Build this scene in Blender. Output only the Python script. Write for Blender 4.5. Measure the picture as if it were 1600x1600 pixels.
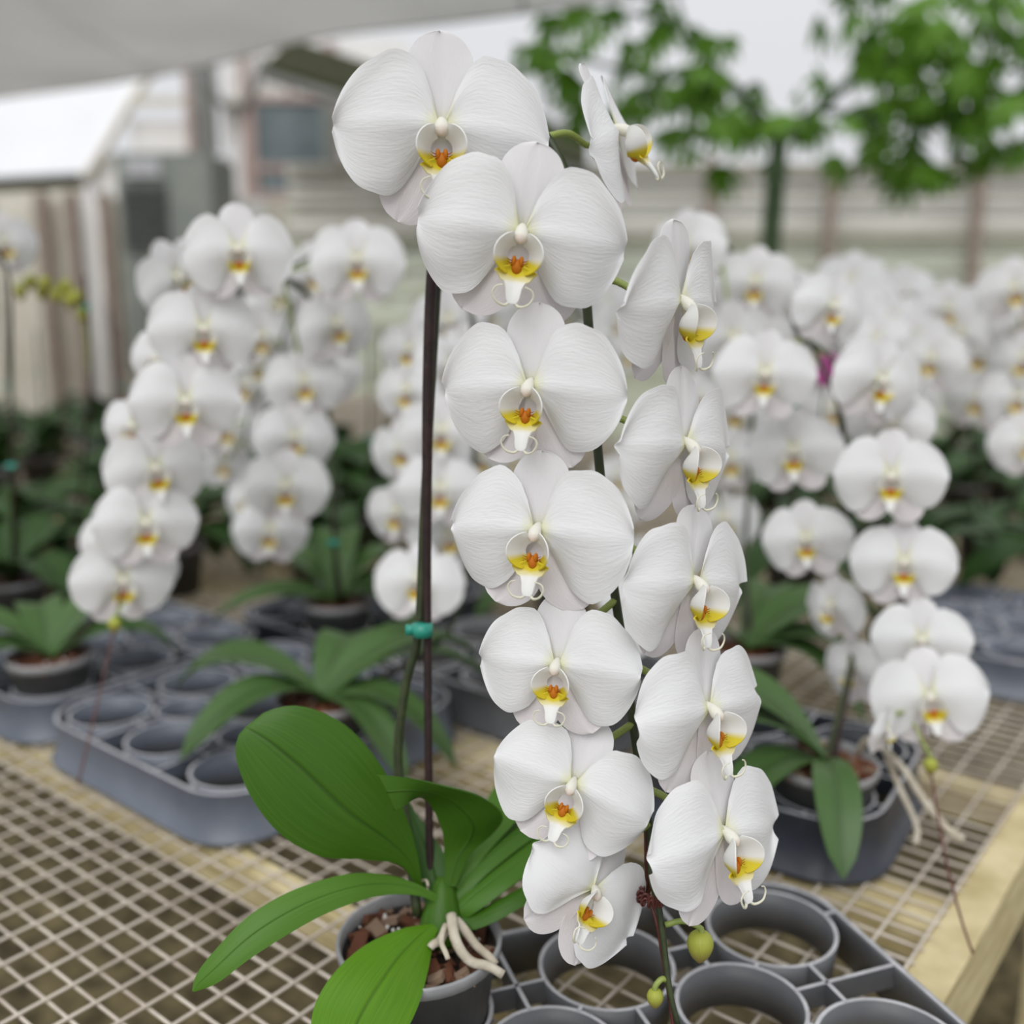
import bpy, math, random
import numpy as np
from mathutils import Vector, Matrix, Euler
from mathutils.bvhtree import BVHTree

random.seed(7)
rng = np.random.RandomState(7)
scene = bpy.context.scene
for o in list(bpy.data.objects):
    bpy.data.objects.remove(o)
C = scene.collection

# ------------------------------------------------------------------ camera, sky, light, exposure
F = 1600.0                       # focal length in pixels of the 1600 px frame
PITCH = math.radians(12.0)
CAMZ = 1.44
cam_d = bpy.data.cameras.new('camera')
cam = bpy.data.objects.new('camera', cam_d)
C.objects.link(cam)
cam.location = (0, 0, CAMZ)
cam.rotation_euler = (math.radians(90) - PITCH, 0, 0)
cam_d.sensor_width = 36.0
cam_d.lens = 36.0 * F / 1600.0
cam_d.clip_start = 0.02
cam_d.clip_end = 200
cam_d.dof.use_dof = True
cam_d.dof.focus_distance = 0.73
cam_d.dof.aperture_fstop = 2.35
scene.camera = cam

world = bpy.data.worlds.new('overcast_sky')
scene.world = world
world.use_nodes = True
wn = world.node_tree
wn.nodes.clear()
w_out = wn.nodes.new('ShaderNodeOutputWorld')
w_bg = wn.nodes.new('ShaderNodeBackground')
w_tc = wn.nodes.new('ShaderNodeTexCoord')
w_sep = wn.nodes.new('ShaderNodeSeparateXYZ')
w_ramp = wn.nodes.new('ShaderNodeValToRGB')
w_ramp.color_ramp.elements[0].position = 0.0
w_ramp.color_ramp.elements[0].color = (0.70, 0.71, 0.74, 1)
w_ramp.color_ramp.elements[1].position = 1.0
w_ramp.color_ramp.elements[1].color = (0.98, 0.99, 1.0, 1)
wn.links.new(w_tc.outputs['Generated'], w_sep.inputs[0])
wn.links.new(w_sep.outputs['Z'], w_ramp.inputs[0])
wn.links.new(w_ramp.outputs[0], w_bg.inputs[0])
w_bg.inputs[1].default_value = 0.95
wn.links.new(w_bg.outputs[0], w_out.inputs[0])

sun_d = bpy.data.lights.new('hazy_sun', 'SUN')
sun_d.energy = 1.45
sun_d.angle = math.radians(45)
sun_d.color = (1.0, 0.995, 0.985)
sun = bpy.data.objects.new('hazy_sun', sun_d)
C.objects.link(sun)
sun.rotation_euler = (math.radians(40), 0, math.radians(-18))

vs = scene.view_settings
scene.display_settings.display_device = 'sRGB'
vs.view_transform = 'Standard'
vs.look = 'None'
vs.exposure = 0.08
vs.gamma = 1.0
vs.use_curve_mapping = False
scene.cycles.use_denoising = True

# ------------------------------------------------------------------ geometry helpers
cp, sp = math.cos(PITCH), math.sin(PITCH)
CAM = Vector((0, 0, CAMZ))


def ray(px, py):
    u = (px - 800) / F
    v = (py - 800) / F
    return Vector((u, cp - v * sp, -(v * cp + sp)))


def P(px, py, d):
    """world point seen at a pixel, d metres along the optical axis"""
    return CAM + ray(px, py) * d


def PZ(px, py, z):
    r = ray(px, py)
    return CAM + r * ((z - CAMZ) / r.z)


def PY(px, py, y):
    r = ray(px, py)
    return CAM + r * (y / r.y)


def spline(pts, n):
    """Catmull-Rom through points, resampled to n by chord length"""
    pts = np.array([tuple(p) for p in pts], float)
    if len(pts) == 2:
        t = np.linspace(0, 1, n)[:, None]
        return pts[0] * (1 - t) + pts[1] * t
    ext = np.vstack([2 * pts[0] - pts[1], pts, 2 * pts[-1] - pts[-2]])
    out = []
    for i in range(1, len(ext) - 2):
        p0, p1, p2, p3 = ext[i - 1], ext[i], ext[i + 1], ext[i + 2]
        for t in np.linspace(0, 1, 16, endpoint=False):
            out.append(0.5 * ((2 * p1) + (-p0 + p2) * t + (2 * p0 - 5 * p1 + 4 * p2 - p3) * t * t
                              + (-p0 + 3 * p1 - 3 * p2 + p3) * t ** 3))
    out.append(ext[-2])
    out = np.array(out)
    d = np.r_[0, np.cumsum(np.linalg.norm(np.diff(out, axis=0), axis=1))]
    d /= max(d[-1], 1e-9)
    q = np.linspace(0, 1, n)
    return np.stack([np.interp(q, d, out[:, k]) for k in range(out.shape[1])], 1)


def curve1(xs, ys, q):
    """smooth 1-D interpolation"""
    xs = np.array(xs, float)
    ys = np.array(ys, float)
    m = np.gradient(ys, xs)
    q = np.clip(q, xs[0], xs[-1])
    i = np.clip(np.searchsorted(xs, q) - 1, 0, len(xs) - 2)
    h = xs[i + 1] - xs[i]
    t = (q - xs[i]) / h
    return ((2 * t ** 3 - 3 * t ** 2 + 1) * ys[i] + (t ** 3 - 2 * t ** 2 + t) * h * m[i]
            + (-2 * t ** 3 + 3 * t ** 2) * ys[i + 1] + (t ** 3 - t ** 2) * h * m[i + 1])


class G:
    """collects geometry of one mesh"""
    def __init__(self):
        self.v, self.f, self.c, self.st, self.m = [], [], [], [], []

    def add(self, verts, faces, col=(1, 1, 1), st=None, mat=0):
        b = len(self.v)
        self.v += [tuple(p) for p in verts]
        self.f += [tuple(b + i for i in f) for f in faces]
        n = len(verts)
        if isinstance(col, tuple):
            self.c += [col] * n
        else:
            self.c += [tuple(x) for x in col]
        self.st += [(0, 0, 0)] * n if st is None else [tuple(x) for x in st]
        self.m += [mat] * len(faces)

    def box(self, lo, hi, M=None, **k):
        x0, y0, z0 = lo
        x1, y1, z1 = hi
        v = [Vector(p) for p in ((x0, y0, z0), (x1, y0, z0), (x1, y1, z0), (x0, y1, z0),
                                 (x0, y0, z1), (x1, y0, z1), (x1, y1, z1), (x0, y1, z1))]
        if M is not None:
            v = [M @ p for p in v]
        self.add(v, [(0, 3, 2, 1), (4, 5, 6, 7), (0, 1, 5, 4), (1, 2, 6, 5), (2, 3, 7, 6), (3, 0, 4, 7)], **k)

    def grid(self, V, thick=0.0, col=None, st=None):
        n, m = V.shape[:2]
        idx = np.arange(n * m).reshape(n, m)
        du = np.gradient(V, axis=0)
        dv = np.gradient(V, axis=1)
        N = np.cross(du, dv)
        L = np.linalg.norm(N, axis=2, keepdims=True)
        N = np.where(L > 1e-12, N / np.maximum(L, 1e-12), 0)
        good = (L[..., 0] > 1e-12)
        if good.any():
            mean = N[good].mean(0)
            N[~good] = mean / max(np.linalg.norm(mean), 1e-9)
        top = V.reshape(-1, 3)
        faces = [(idx[i, j], idx[i + 1, j], idx[i + 1, j + 1], idx[i, j + 1])
                 for i in range(n - 1) for j in range(m - 1)]
        if col is None:
            col = np.ones((n, m, 3))
        if st is None:
            st = np.zeros((n, m, 3))
        col = col.reshape(-1, 3)
        st = st.reshape(-1, 3)
        if thick:
            bot = (V - N * thick).reshape(-1, 3)
            K = n * m
            faces += [tuple(K + q for q in reversed(f)) for f in list(faces)]
            rim = list(idx[0, :]) + list(idx[1:, -1]) + list(idx[-1, -2::-1]) + list(idx[-2:0:-1, 0])
            nr_ = len(rim)
            for q in range(nr_):
                w_ = (q + 1) % nr_
                faces.append((2 * K + q, 2 * K + w_, 2 * K + nr_ + w_, 2 * K + nr_ + q))
            top = np.vstack([top, bot, top[rim], bot[rim]])      # the rim has its own vertices, so edges stay crisp
            col = np.vstack([col, col, col[rim], col[rim]])
            st = np.vstack([st, st, st[rim], st[rim]])
        self.add(top, faces, col=col, st=st)

    def tube(self, pts, r, seg=8, col=(1, 1, 1), cap=True):
        pts = np.array([tuple(p) for p in pts], float)
        n = len(pts)
        r = np.ones(n) * r if np.isscalar(r) else np.array(r, float)
        T = np.gradient(pts, axis=0)
        T /= np.maximum(np.linalg.norm(T, axis=1, keepdims=True), 1e-9)
        a = np.array([0.0, 0, 1]) if abs(T[0][2]) < 0.9 else np.array([1.0, 0, 0])
        U = np.cross(T[0], a)
        U /= np.linalg.norm(U)
        V = []
        st = []
        for i in range(n):
            U = U - T[i] * np.dot(U, T[i])
            U /= max(np.linalg.norm(U), 1e-9)
            W = np.cross(T[i], U)
            for k in range(seg):
                th = 2 * math.pi * k / seg
                V.append(pts[i] + r[i] * (math.cos(th) * U + math.sin(th) * W))
                st.append((i / max(n - 1, 1), k / seg, 0))
        faces = [(i * seg + k, i * seg + (k + 1) % seg, (i + 1) * seg + (k + 1) % seg, (i + 1) * seg + k)
                 for i in range(n - 1) for k in range(seg)]
        if cap:
            faces.append(tuple(reversed(range(seg))))
            faces.append(tuple((n - 1) * seg + k for k in range(seg)))
        if not isinstance(col, tuple):
            col = np.repeat(np.array(col), seg, axis=0)
        self.add(V, faces, col=col, st=st)

    def lathe(self, prof, seg=40, center=(0, 0, 0), close=False, col=(1, 1, 1)):
        V, faces = [], []
        n = len(prof)
        for r, z in prof:
            for k in range(seg):
                th = 2 * math.pi * k / seg
                V.append((center[0] + r * math.cos(th), center[1] + r * math.sin(th), center[2] + z))
        for i in range(n if close else n - 1):
            j = (i + 1) % n
            for k in range(seg):
                q = (k + 1) % seg
                faces.append((i * seg + k, i * seg + q, j * seg + q, j * seg + k))
        self.add(V, faces, col=col)

    def mesh(self, name, smooth=True):
        me = bpy.data.meshes.new(name)
        me.from_pydata(self.v, [], self.f)
        a = me.attributes.new('col', 'FLOAT_COLOR', 'POINT')
        cc = np.ones((len(self.v), 4), np.float32)
        cc[:, :3] = np.array(self.c, np.float32)
        a.data.foreach_set('color', cc.ravel())
        b = me.attributes.new('st', 'FLOAT_VECTOR', 'POINT')
        b.data.foreach_set('vector', np.array(self.st, np.float32).ravel())
        if smooth:
            me.polygons.foreach_set('use_smooth', np.ones(len(me.polygons), bool))
        me.update()
        return me


def obj(name, data, mat=None, parent=None, loc=None, smooth=True):
    me = data.mesh(name, smooth) if isinstance(data, G) else data
    if mat is not None and len(me.materials) == 0:
        me.materials.append(mat)
    o = bpy.data.objects.new(name, me)
    C.objects.link(o)
    if parent is not None:
        o.parent = parent
    if loc is not None:
        o.location = loc
    return o


def thing(name, label, cat, loc=(0, 0, 0), group=None):
    o = bpy.data.objects.new(name, None)
    o.empty_display_size = 0.05
    C.objects.link(o)
    o.location = loc
    return tag(o, label, cat, group)


def tag(o, label, cat, group=None, kind=None):
    o['label'] = label
    o['category'] = cat
    if group:
        o['group'] = group
    if kind:
        o['kind'] = kind
    return o


# ------------------------------------------------------------------ keeping neighbours out of each other
REG = []          # (owner, low corner, high corner, tree) of what already stands
_GEO = {}


def geo(me):
    if me.name not in _GEO:
        co = np.empty(len(me.vertices) * 3, np.float32)
        me.vertices.foreach_get('co', co)
        _GEO[me.name] = (co.reshape(-1, 3).astype(float), [tuple(p.vertices) for p in me.polygons])
    return _GEO[me.name]


def placed(M, me):
    co, fa = geo(me)
    Mn = np.array(M)
    v = co @ Mn[:3, :3].T + Mn[:3, 3]
    return v, fa, v.min(0), v.max(0)


def clashes(M, me, owner, zmin=None):
    v, fa, lo, hi = placed(M, me)
    n = 0
    if zmin is not None and lo[2] < zmin:
        n += int((v[:, 2] < zmin).sum())
    t = None
    for ow, l2, h2, tr in REG:
        if ow == owner or (lo > h2).any() or (l2 > hi).any():
            continue
        if t is None:
            t = BVHTree.FromPolygons(v.tolist(), fa)
        n += len(t.overlap(tr))
    return n


def crossed(a, b, owner):
    """does a stalk from a to b run through a neighbour?"""
    d = b - a
    L = max(d.length, 1e-6)
    return sum(1 for ow, l2, h2, tr in REG if ow != owner and tr.ray_cast(a, d / L, L)[0] is not None)


def register(M, me, owner):
    v, fa, lo, hi = placed(M, me)
    REG.append((owner, lo, hi, BVHTree.FromPolygons(v.tolist(), fa)))


def fit_leaf(root, meshes, k, base, az, tilt, size, wide, rs, spread=40):
    """turns, lifts and shortens a leaf until it clears the neighbours"""
    best = None
    tries = [(0, 0, 1)] + [(rs.uniform(-spread, spread), rs.uniform(0, 10 + 2 * i), 1 - .016 * i) for i in range(1, 40)]
    for da, dt, q in tries:
        e = Euler((0, math.radians(-(tilt + dt)), math.radians(az + da)))
        sc = (size * q, size * q * wide, size * q)
        M = Matrix.Translation(Vector(root.location) + Vector(base)) @ e.to_matrix().to_4x4() @ Matrix.Diagonal((*sc, 1))
        n = clashes(M, meshes[k], root.name, Z0 + .006)
        if best is None or n < best[0]:
            best = (n, e, sc, M)
        if n == 0:
            break
    o = obj('leaf', meshes[k], None, root, loc=base)
    o.rotation_euler = best[1]
    o.scale = best[2]
    register(best[3], meshes[k], root.name)
    return o


# ------------------------------------------------------------------ materials
def mat_base(name):
    m = bpy.data.materials.new(name)
    m.use_nodes = True
    nt = m.node_tree
    return m, nt, nt.nodes['Principled BSDF']


def nd(nt, t, **kw):
    n = nt.nodes.new(t)
    for k, v in kw.items():
        setattr(n, k, v)
    return n


def noise_mat(name, c1, c2, scale=20, rough=0.5, bump=0.0, bscale=None, coord='Object', spec=0.5,
              stretch=(1, 1, 1), metallic=0.0, lo=0.35, hi=0.65, detail=4):
    m, nt, b = mat_base(name)
    tc = nd(nt, 'ShaderNodeTexCoord')
    mp = nd(nt, 'ShaderNodeMapping')
    mp.inputs['Scale'].default_value = stretch
    no = nd(nt, 'ShaderNodeTexNoise')
    no.inputs['Scale'].default_value = scale
    no.inputs['Detail'].default_value = detail
    r = nd(nt, 'ShaderNodeValToRGB')
    r.color_ramp.elements[0].position = lo
    r.color_ramp.elements[0].color = (*c1, 1)
    r.color_ramp.elements[1].position = hi
    r.color_ramp.elements[1].color = (*c2, 1)
    nt.links.new(tc.outputs[coord], mp.inputs[0])
    nt.links.new(mp.outputs[0], no.inputs[0])
    nt.links.new(no.outputs[0], r.inputs[0])
    nt.links.new(r.outputs[0], b.inputs['Base Color'])
    b.inputs['Roughness'].default_value = rough
    b.inputs['Specular IOR Level'].default_value = spec
    b.inputs['Metallic'].default_value = metallic
    if bump:
        bp = nd(nt, 'ShaderNodeBump')
        bp.inputs['Strength'].default_value = bump
        bp.inputs['Distance'].default_value = 0.005
        if bscale:
            n2 = nd(nt, 'ShaderNodeTexNoise')
            n2.inputs['Scale'].default_value = bscale
            nt.links.new(mp.outputs[0], n2.inputs[0])
            nt.links.new(n2.outputs[0], bp.inputs['Height'])
        else:
            nt.links.new(no.outputs[0], bp.inputs['Height'])
        nt.links.new(bp.outputs[0], b.inputs['Normal'])
    return m


def petal_mat():
    m, nt, b = mat_base('petal_tissue')
    at = nd(nt, 'ShaderNodeAttribute', attribute_name='col')
    st = nd(nt, 'ShaderNodeAttribute', attribute_name='st')
    mp = nd(nt, 'ShaderNodeMapping')
    mp.inputs['Scale'].default_value = (5, 16, 1)
    no = nd(nt, 'ShaderNodeTexNoise')
    no.inputs['Scale'].default_value = 1.6
    no.inputs['Detail'].default_value = 4
    nt.links.new(st.outputs['Vector'], mp.inputs[0])
    nt.links.new(mp.outputs[0], no.inputs[0])
    bp = nd(nt, 'ShaderNodeBump')
    bp.inputs['Strength'].default_value = 0.2
    bp.inputs['Distance'].default_value = 0.0025
    nt.links.new(no.outputs[0], bp.inputs['Height'])
    nt.links.new(bp.outputs[0], b.inputs['Normal'])
    nt.links.new(at.outputs['Color'], b.inputs['Base Color'])
    b.inputs['Roughness'].default_value = 0.55
    b.inputs['Specular IOR Level'].default_value = 0.25
    tr = nd(nt, 'ShaderNodeBsdfTranslucent')
    nt.links.new(at.outputs['Color'], tr.inputs['Color'])
    nt.links.new(bp.outputs[0], tr.inputs['Normal'])
    mx = nd(nt, 'ShaderNodeMixShader')
    mx.inputs[0].default_value = 0.25
    nt.links.new(b.outputs[0], mx.inputs[1])
    nt.links.new(tr.outputs[0], mx.inputs[2])
    nt.links.new(mx.outputs[0], nt.nodes['Material Output'].inputs[0])
    return m


def leaf_mat(name, c1, c2, rough=0.38, trans=0.12, mid=(0.5, 0.5, 0.5)):
    m, nt, b = mat_base(name)
    at = nd(nt, 'ShaderNodeAttribute', attribute_name='col')
    st = nd(nt, 'ShaderNodeAttribute', attribute_name='st')
    mp = nd(nt, 'ShaderNodeMapping')
    mp.inputs['Scale'].default_value = (2.5, 26, 1)
    no = nd(nt, 'ShaderNodeTexNoise')
    no.inputs['Scale'].default_value = 1.2
    no.inputs['Detail'].default_value = 3
    nt.links.new(st.outputs['Vector'], mp.inputs[0])
    nt.links.new(mp.outputs[0], no.inputs[0])
    r = nd(nt, 'ShaderNodeValToRGB')
    r.color_ramp.elements[0].position = 0.3
    r.color_ramp.elements[0].color = (*c1, 1)
    r.color_ramp.elements[1].position = 0.72
    r.color_ramp.elements[1].color = (*c2, 1)
    nt.links.new(no.outputs[0], r.inputs[0])
    mu = nd(nt, 'ShaderNodeMix', data_type='RGBA', blend_type='MULTIPLY')
    mu.inputs[0].default_value = 1.0
    nt.links.new(r.outputs[0], mu.inputs[6])
    nt.links.new(at.outputs['Color'], mu.inputs[7])
    nt.links.new(mu.outputs[2], b.inputs['Base Color'])
    bp = nd(nt, 'ShaderNodeBump')
    bp.inputs['Strength'].default_value = 0.12
    bp.inputs['Distance'].default_value = 0.002
    nt.links.new(no.outputs[0], bp.inputs['Height'])
    nt.links.new(bp.outputs[0], b.inputs['Normal'])
    b.inputs['Roughness'].default_value = rough
    b.inputs['Specular IOR Level'].default_value = 0.32
    tr = nd(nt, 'ShaderNodeBsdfTranslucent')
    nt.links.new(mu.outputs[2], tr.inputs['Color'])
    mx = nd(nt, 'ShaderNodeMixShader')
    mx.inputs[0].default_value = trans
    nt.links.new(b.outputs[0], mx.inputs[1])
    nt.links.new(tr.outputs[0], mx.inputs[2])
    nt.links.new(mx.outputs[0], nt.nodes['Material Output'].inputs[0])
    return m


M_PETAL = petal_mat()
M_LEAF = leaf_mat('orchid_leaf', (0.036, 0.112, 0.004), (0.056, 0.150, 0.007), rough=0.45)
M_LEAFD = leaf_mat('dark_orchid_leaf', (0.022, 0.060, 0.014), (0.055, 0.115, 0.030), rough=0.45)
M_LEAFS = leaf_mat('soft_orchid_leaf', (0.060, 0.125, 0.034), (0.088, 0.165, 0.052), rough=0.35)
M_TREE = leaf_mat('tree_leaf', (0.12, 0.28, 0.022), (0.20, 0.40, 0.045), rough=0.5, trans=0.45)
M_STEM = noise_mat('spike_stem', (0.020, 0.030, 0.010), (0.045, 0.060, 0.018), 60, 0.5)
M_PED = noise_mat('pedicel_green', (0.22, 0.30, 0.06), (0.32, 0.38, 0.10), 60, 0.45)
M_BUD = noise_mat('bud_green', (0.40, 0.45, 0.06), (0.30, 0.20, 0.06), 40, 0.45)
M_STAKE = noise_mat('painted_stake', (0.014, 0.0055, 0.005), (0.030, 0.011, 0.010), 80, 0.6, bump=0.3)
M_WIRE = noise_mat('tie_wire', (0.07, 0.014, 0.012), (0.12, 0.028, 0.02), 120, 0.4)
M_CLIP = noise_mat('teal_clip', (0.02, 0.26, 0.19), (0.03, 0.32, 0.24), 50, 0.4)
M_POT = noise_mat('dark_grey_pot', (0.075, 0.078, 0.08), (0.10, 0.102, 0.105), 30, 0.5, bump=0.15, bscale=120)
M_POTW = noise_mat('grey_white_rim', (0.27, 0.275, 0.28), (0.36, 0.36, 0.37), 40, 0.5)
M_BARK = noise_mat('bark_chip', (0.07, 0.024, 0.012), (0.30, 0.11, 0.05), 55, 0.85, bump=0.6, bscale=160)
M_BARKL = noise_mat('pale_bark_chip', (0.30, 0.18, 0.11), (0.50, 0.36, 0.26), 55, 0.85, bump=0.6, bscale=160)
M_PERL = noise_mat('perlite', (0.62, 0.60, 0.56), (0.75, 0.74, 0.70), 90, 0.9)
M_SOIL = noise_mat('dark_compost', (0.012, 0.008, 0.006), (0.04, 0.024, 0.016), 90, 0.95, bump=0.8)
M_ROOT = noise_mat('aerial_root', (0.42, 0.36, 0.27), (0.62, 0.57, 0.47), 45, 0.7, bump=0.4, bscale=120)
M_TRAY = noise_mat('blue_grey_tray', (0.090, 0.105, 0.135), (0.15, 0.17, 0.21), 9, 0.42, bump=0.1, bscale=60, lo=0.3, hi=0.75)
M_TRAYF = noise_mat('grey_tray', (0.085, 0.088, 0.095), (0.12, 0.122, 0.128), 14, 0.45, bump=0.1, bscale=80)
M_TRAYN = noise_mat('navy_tray', (0.022, 0.027, 0.04), (0.035, 0.04, 0.055), 14, 0.4, bump=0.1, bscale=80)
M_RIM = noise_mat('skylit_tray_edge', (0.38, 0.38, 0.40), (0.52, 0.52, 0.54), 40, 0.5)  # sky light on tray tops put into a pale colour; plain grey elsewhere
M_MESH = noise_mat('galvanised_wire', (0.50, 0.43, 0.36), (0.72, 0.65, 0.56), 18, 0.55, metallic=0.1)
M_WOOD = noise_mat('treated_timber', (0.46, 0.38, 0.19), (0.66, 0.57, 0.34), 16, 0.8, bump=0.25, bscale=60, stretch=(1, 1, 6))
M_GROUND = noise_mat('mossy_ground', (0.026, 0.021, 0.008), (0.25, 0.20, 0.10), 24, 0.95, bump=1.0, bscale=35, detail=8, lo=0.3, hi=0.7)
M_CLOTH = None
M_POLY = noise_mat('white_poly_film', (0.88, 0.885, 0.92), (0.92, 0.925, 0.95), 3, 0.3)
M_CREAM = noise_mat('cream_panel', (0.62, 0.58, 0.48), (0.72, 0.69, 0.60), 4, 0.6)
M_WHITE = noise_mat('white_panel', (0.84, 0.82, 0.79), (0.90, 0.89, 0.87), 3, 0.55)
M_SLAT = noise_mat('weathered_plastic_slat', (0.50, 0.49, 0.43), (0.62, 0.61, 0.54), 5, 0.55, stretch=(0.3, 1, 1))
M_SLATG = noise_mat('greenish_plastic_slat', (0.50, 0.54, 0.42), (0.60, 0.63, 0.50), 5, 0.55, stretch=(0.3, 1, 1))
M_POST = noise_mat('brown_post', (0.24, 0.18, 0.145), (0.34, 0.275, 0.235), 12, 0.75)
M_RAIL = noise_mat('weathered_rail', (0.30, 0.28, 0.23), (0.38, 0.36, 0.31), 9, 0.7)
M_GPOST = noise_mat('grey_post', (0.16, 0.165, 0.15), (0.22, 0.225, 0.21), 12, 0.6)
M_METAL = noise_mat('grey_green_metal', (0.20, 0.22, 0.20), (0.25, 0.27, 0.24), 6, 0.5)
M_LOUV = noise_mat('dark_louvre', (0.05, 0.055, 0.05), (0.09, 0.095, 0.09), 20, 0.5)
M_OLIVE = noise_mat('olive_roof_underside', (0.030, 0.032, 0.014), (0.050, 0.052, 0.026), 10, 0.9, spec=0.1)
M_GLASS = noise_mat('dim_window_glass', (0.10, 0.13, 0.14), (0.20, 0.24, 0.25), 3, 0.12)
M_PINK = noise_mat('red_brown_frame', (0.36, 0.25, 0.22), (0.48, 0.38, 0.35), 10, 0.7)
M_BRANCH = noise_mat('green_bark', (0.030, 0.060, 0.022), (0.055, 0.10, 0.035), 25, 0.7)
M_MAG = noise_mat('magenta_petal', (0.30, 0.02, 0.18), (0.40, 0.04, 0.25), 30, 0.5)


def cloth_mat():
    m, nt, b = mat_base('shade_cloth')
    tc = nd(nt, 'ShaderNodeTexCoord')
    no = nd(nt, 'ShaderNodeTexNoise')
    no.inputs['Scale'].default_value = 1.3
    r = nd(nt, 'ShaderNodeValToRGB')
    r.color_ramp.elements[0].position = 0.35
    r.color_ramp.elements[0].color = (0.80, 0.80, 0.80, 1)
    r.color_ramp.elements[1].position = 0.7
    r.color_ramp.elements[1].color = (0.90, 0.90, 0.905, 1)
    nt.links.new(tc.outputs['Object'], no.inputs[0])
    nt.links.new(no.outputs[0], r.inputs[0])
    d = nd(nt, 'ShaderNodeBsdfDiffuse')
    t = nd(nt, 'ShaderNodeBsdfTranslucent')
    nt.links.new(r.outputs[0], d.inputs[0])
    nt.links.new(r.outputs[0], t.inputs[0])
    mx = nd(nt, 'ShaderNodeMixShader')
    mx.inputs[0].default_value = 0.5
    nt.links.new(d.outputs[0], mx.inputs[1])
    nt.links.new(t.outputs[0], mx.inputs[2])
    nt.links.new(mx.outputs[0], nt.nodes['Material Output'].inputs[0])
    return m


M_CLOTH = cloth_mat()

# ------------------------------------------------------------------ setting: ground, far wall, shelter
Z0 = 0.80                                   # top of the wire bench
TH = math.radians(38.5)
U1 = Vector((math.sin(TH), math.cos(TH), 0))      # along the bench
U2 = Vector((-math.cos(TH), math.sin(TH), 0))     # across the bench
E0 = PZ(1414, 1516, Z0)
E0.z = 0


def B(s, w, z):
    p = E0 + U1 * s + U2 * w
    return Vector((p.x, p.y, z))


def sw(p):
    q = Vector((p.x, p.y, 0)) - E0
    return q.dot(U1), q.dot(U2)


g = G()
n = 60
X = np.linspace(-14, 14, n)
Y = np.linspace(-4, 20, n)
XX, YY = np.meshgrid(X, Y, indexing='ij')
g.grid(np.stack([XX, YY, 0.02 * np.sin(XX * 3.1) * np.cos(YY * 2.3) - 0.02], 2))
o = obj('ground', g, M_GROUND)
o['kind'] = 'structure'
o['label'] = 'brown mossy ground seen through the wire bench'

# slatted wall at the back, right half
YW = 7.6


def wall_at(px, py):
    return PY(px, py, YW)


wall = bpy.data.objects.new('wall_back', None)
C.objects.link(wall)
wall.location = (0, YW, 0)
wall['kind'] = 'structure'
wall['label'] = 'weathered wall of horizontal plastic slats with brown posts'
zs = [PY(1300, y, YW).z for y in (252, 283, 305, 322, 338, 370, 398, 428, 470, 520, 600, 770)]
zs[-1] = 0.0
for i in range(len(zs) - 1):
    g = G()
    zt, zb = zs[i], zs[i + 1]
    yo = 0.03 * (i % 2)
    prof = [(yo, zb), (yo - 0.02, zb + 0.3 * (zt - zb)), (yo + 0.0, zt - 0.012), (yo + 0.05, zt - 0.012), (yo + 0.05, zb)]
    nn = len(prof)
    vv = [(-1.6, y, z) for y, z in prof] + [(6.6, y, z) for y, z in prof]
    ff = [(k, (k + 1) % nn, nn + (k + 1) % nn, nn + k) for k in range(nn)]
    ff += [tuple(range(nn))[::-1], tuple(range(nn, 2 * nn))]
    g.add(vv, ff)
    obj('slat', g, M_SLATG if i >= 5 else M_SLAT, wall, smooth=False)
for px in (1108, 1296, 1525, 880, 690):
    x = PY(px, 330, YW - 0.1).x
    g = G()
    g.box((x - 0.032, -0.16, 0), (x + 0.032, -0.08, zs[0] + 0.02))
    obj('post', g, M_POST, wall, smooth=False)
for y, h in ((370, 0.05), (264, 0.035)):
    z = PY(1300, y, YW).z
    g = G()
    g.box((-1.55, -0.10, z - h / 2), (6.55, -0.06, z + h / 2))
    obj('rail', g, M_RAIL, wall, smooth=False)

# cream wall behind the left plants
wl = bpy.data.objects.new('wall_left', None)
C.objects.link(wl)
wl.location = (0, 8.2, 0)
wl['kind'] = 'structure'
wl['label'] = 'cream boarded wall behind the plants'
xs = np.linspace(-7.0, -1.3, 20)
for i in range(len(xs) - 1):
    g = G()
    g.box((xs[i] + 0.006, 0.012 * (i % 3), 0), (xs[i + 1] - 0.006, 0.06, 2.16))
    obj('board', g, M_CREAM if i % 4 else M_WHITE, wl, smooth=False)
for px in (68, 112, 165, 478, 600):
    x = PY(px, 380, 8.1).x
    g = G()
    g.box((x - 0.04, -0.10, 0), (x + 0.04, -0.02, 2.2))
    obj('post', g, M_POST, wl, smooth=False)

# white greenhouse with curved film roof on the far side
gh = thing('greenhouse', 'far greenhouse with a bright white curved film roof and white framed gable', 'greenhouse', (0, 0, 0))
YG = 9.0
arc_px = [(128, 282), (150, 250), (172, 215), (192, 180), (212, 148), (238, 110), (275, 70), (330, 30)]
front = [PY(x, y, YG) for x, y in arc_px]
back_dir = Vector((-5.5, 2.2, 0.0))
g = G()
A = spline(front, 24)
V = np.stack([A + np.array(back_dir) * t for t in np.linspace(0, 1, 8)], 1)
g.grid(V, 0.02)
obj('roof', g, M_POLY, gh)
g = G()
g.tube(A + np.array([0.02, -0.02, 0]), 0.035, 8)
obj('roof_hoop', g, M_CREAM, gh)
e0 = PY(128, 282, YG)
g = G()
g.tube([e0, e0 + back_dir], 0.06, 8)
obj('eave_rail', g, M_OLIVE, gh)
g = G()
d = back_dir.normalized()
side = Vector((-d.y, d.x, 0))
Mw = Matrix((( d.x, side.x, 0, e0.x), (d.y, side.y, 0, e0.y), (0, 0, 1, 0), (0, 0, 0, 1)))
g.box((0, -0.02, 0), (5.7, 0.02, e0.z - 0.03), M=Mw)
obj('side_wall', g, M_CREAM, gh, smooth=False)
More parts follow.
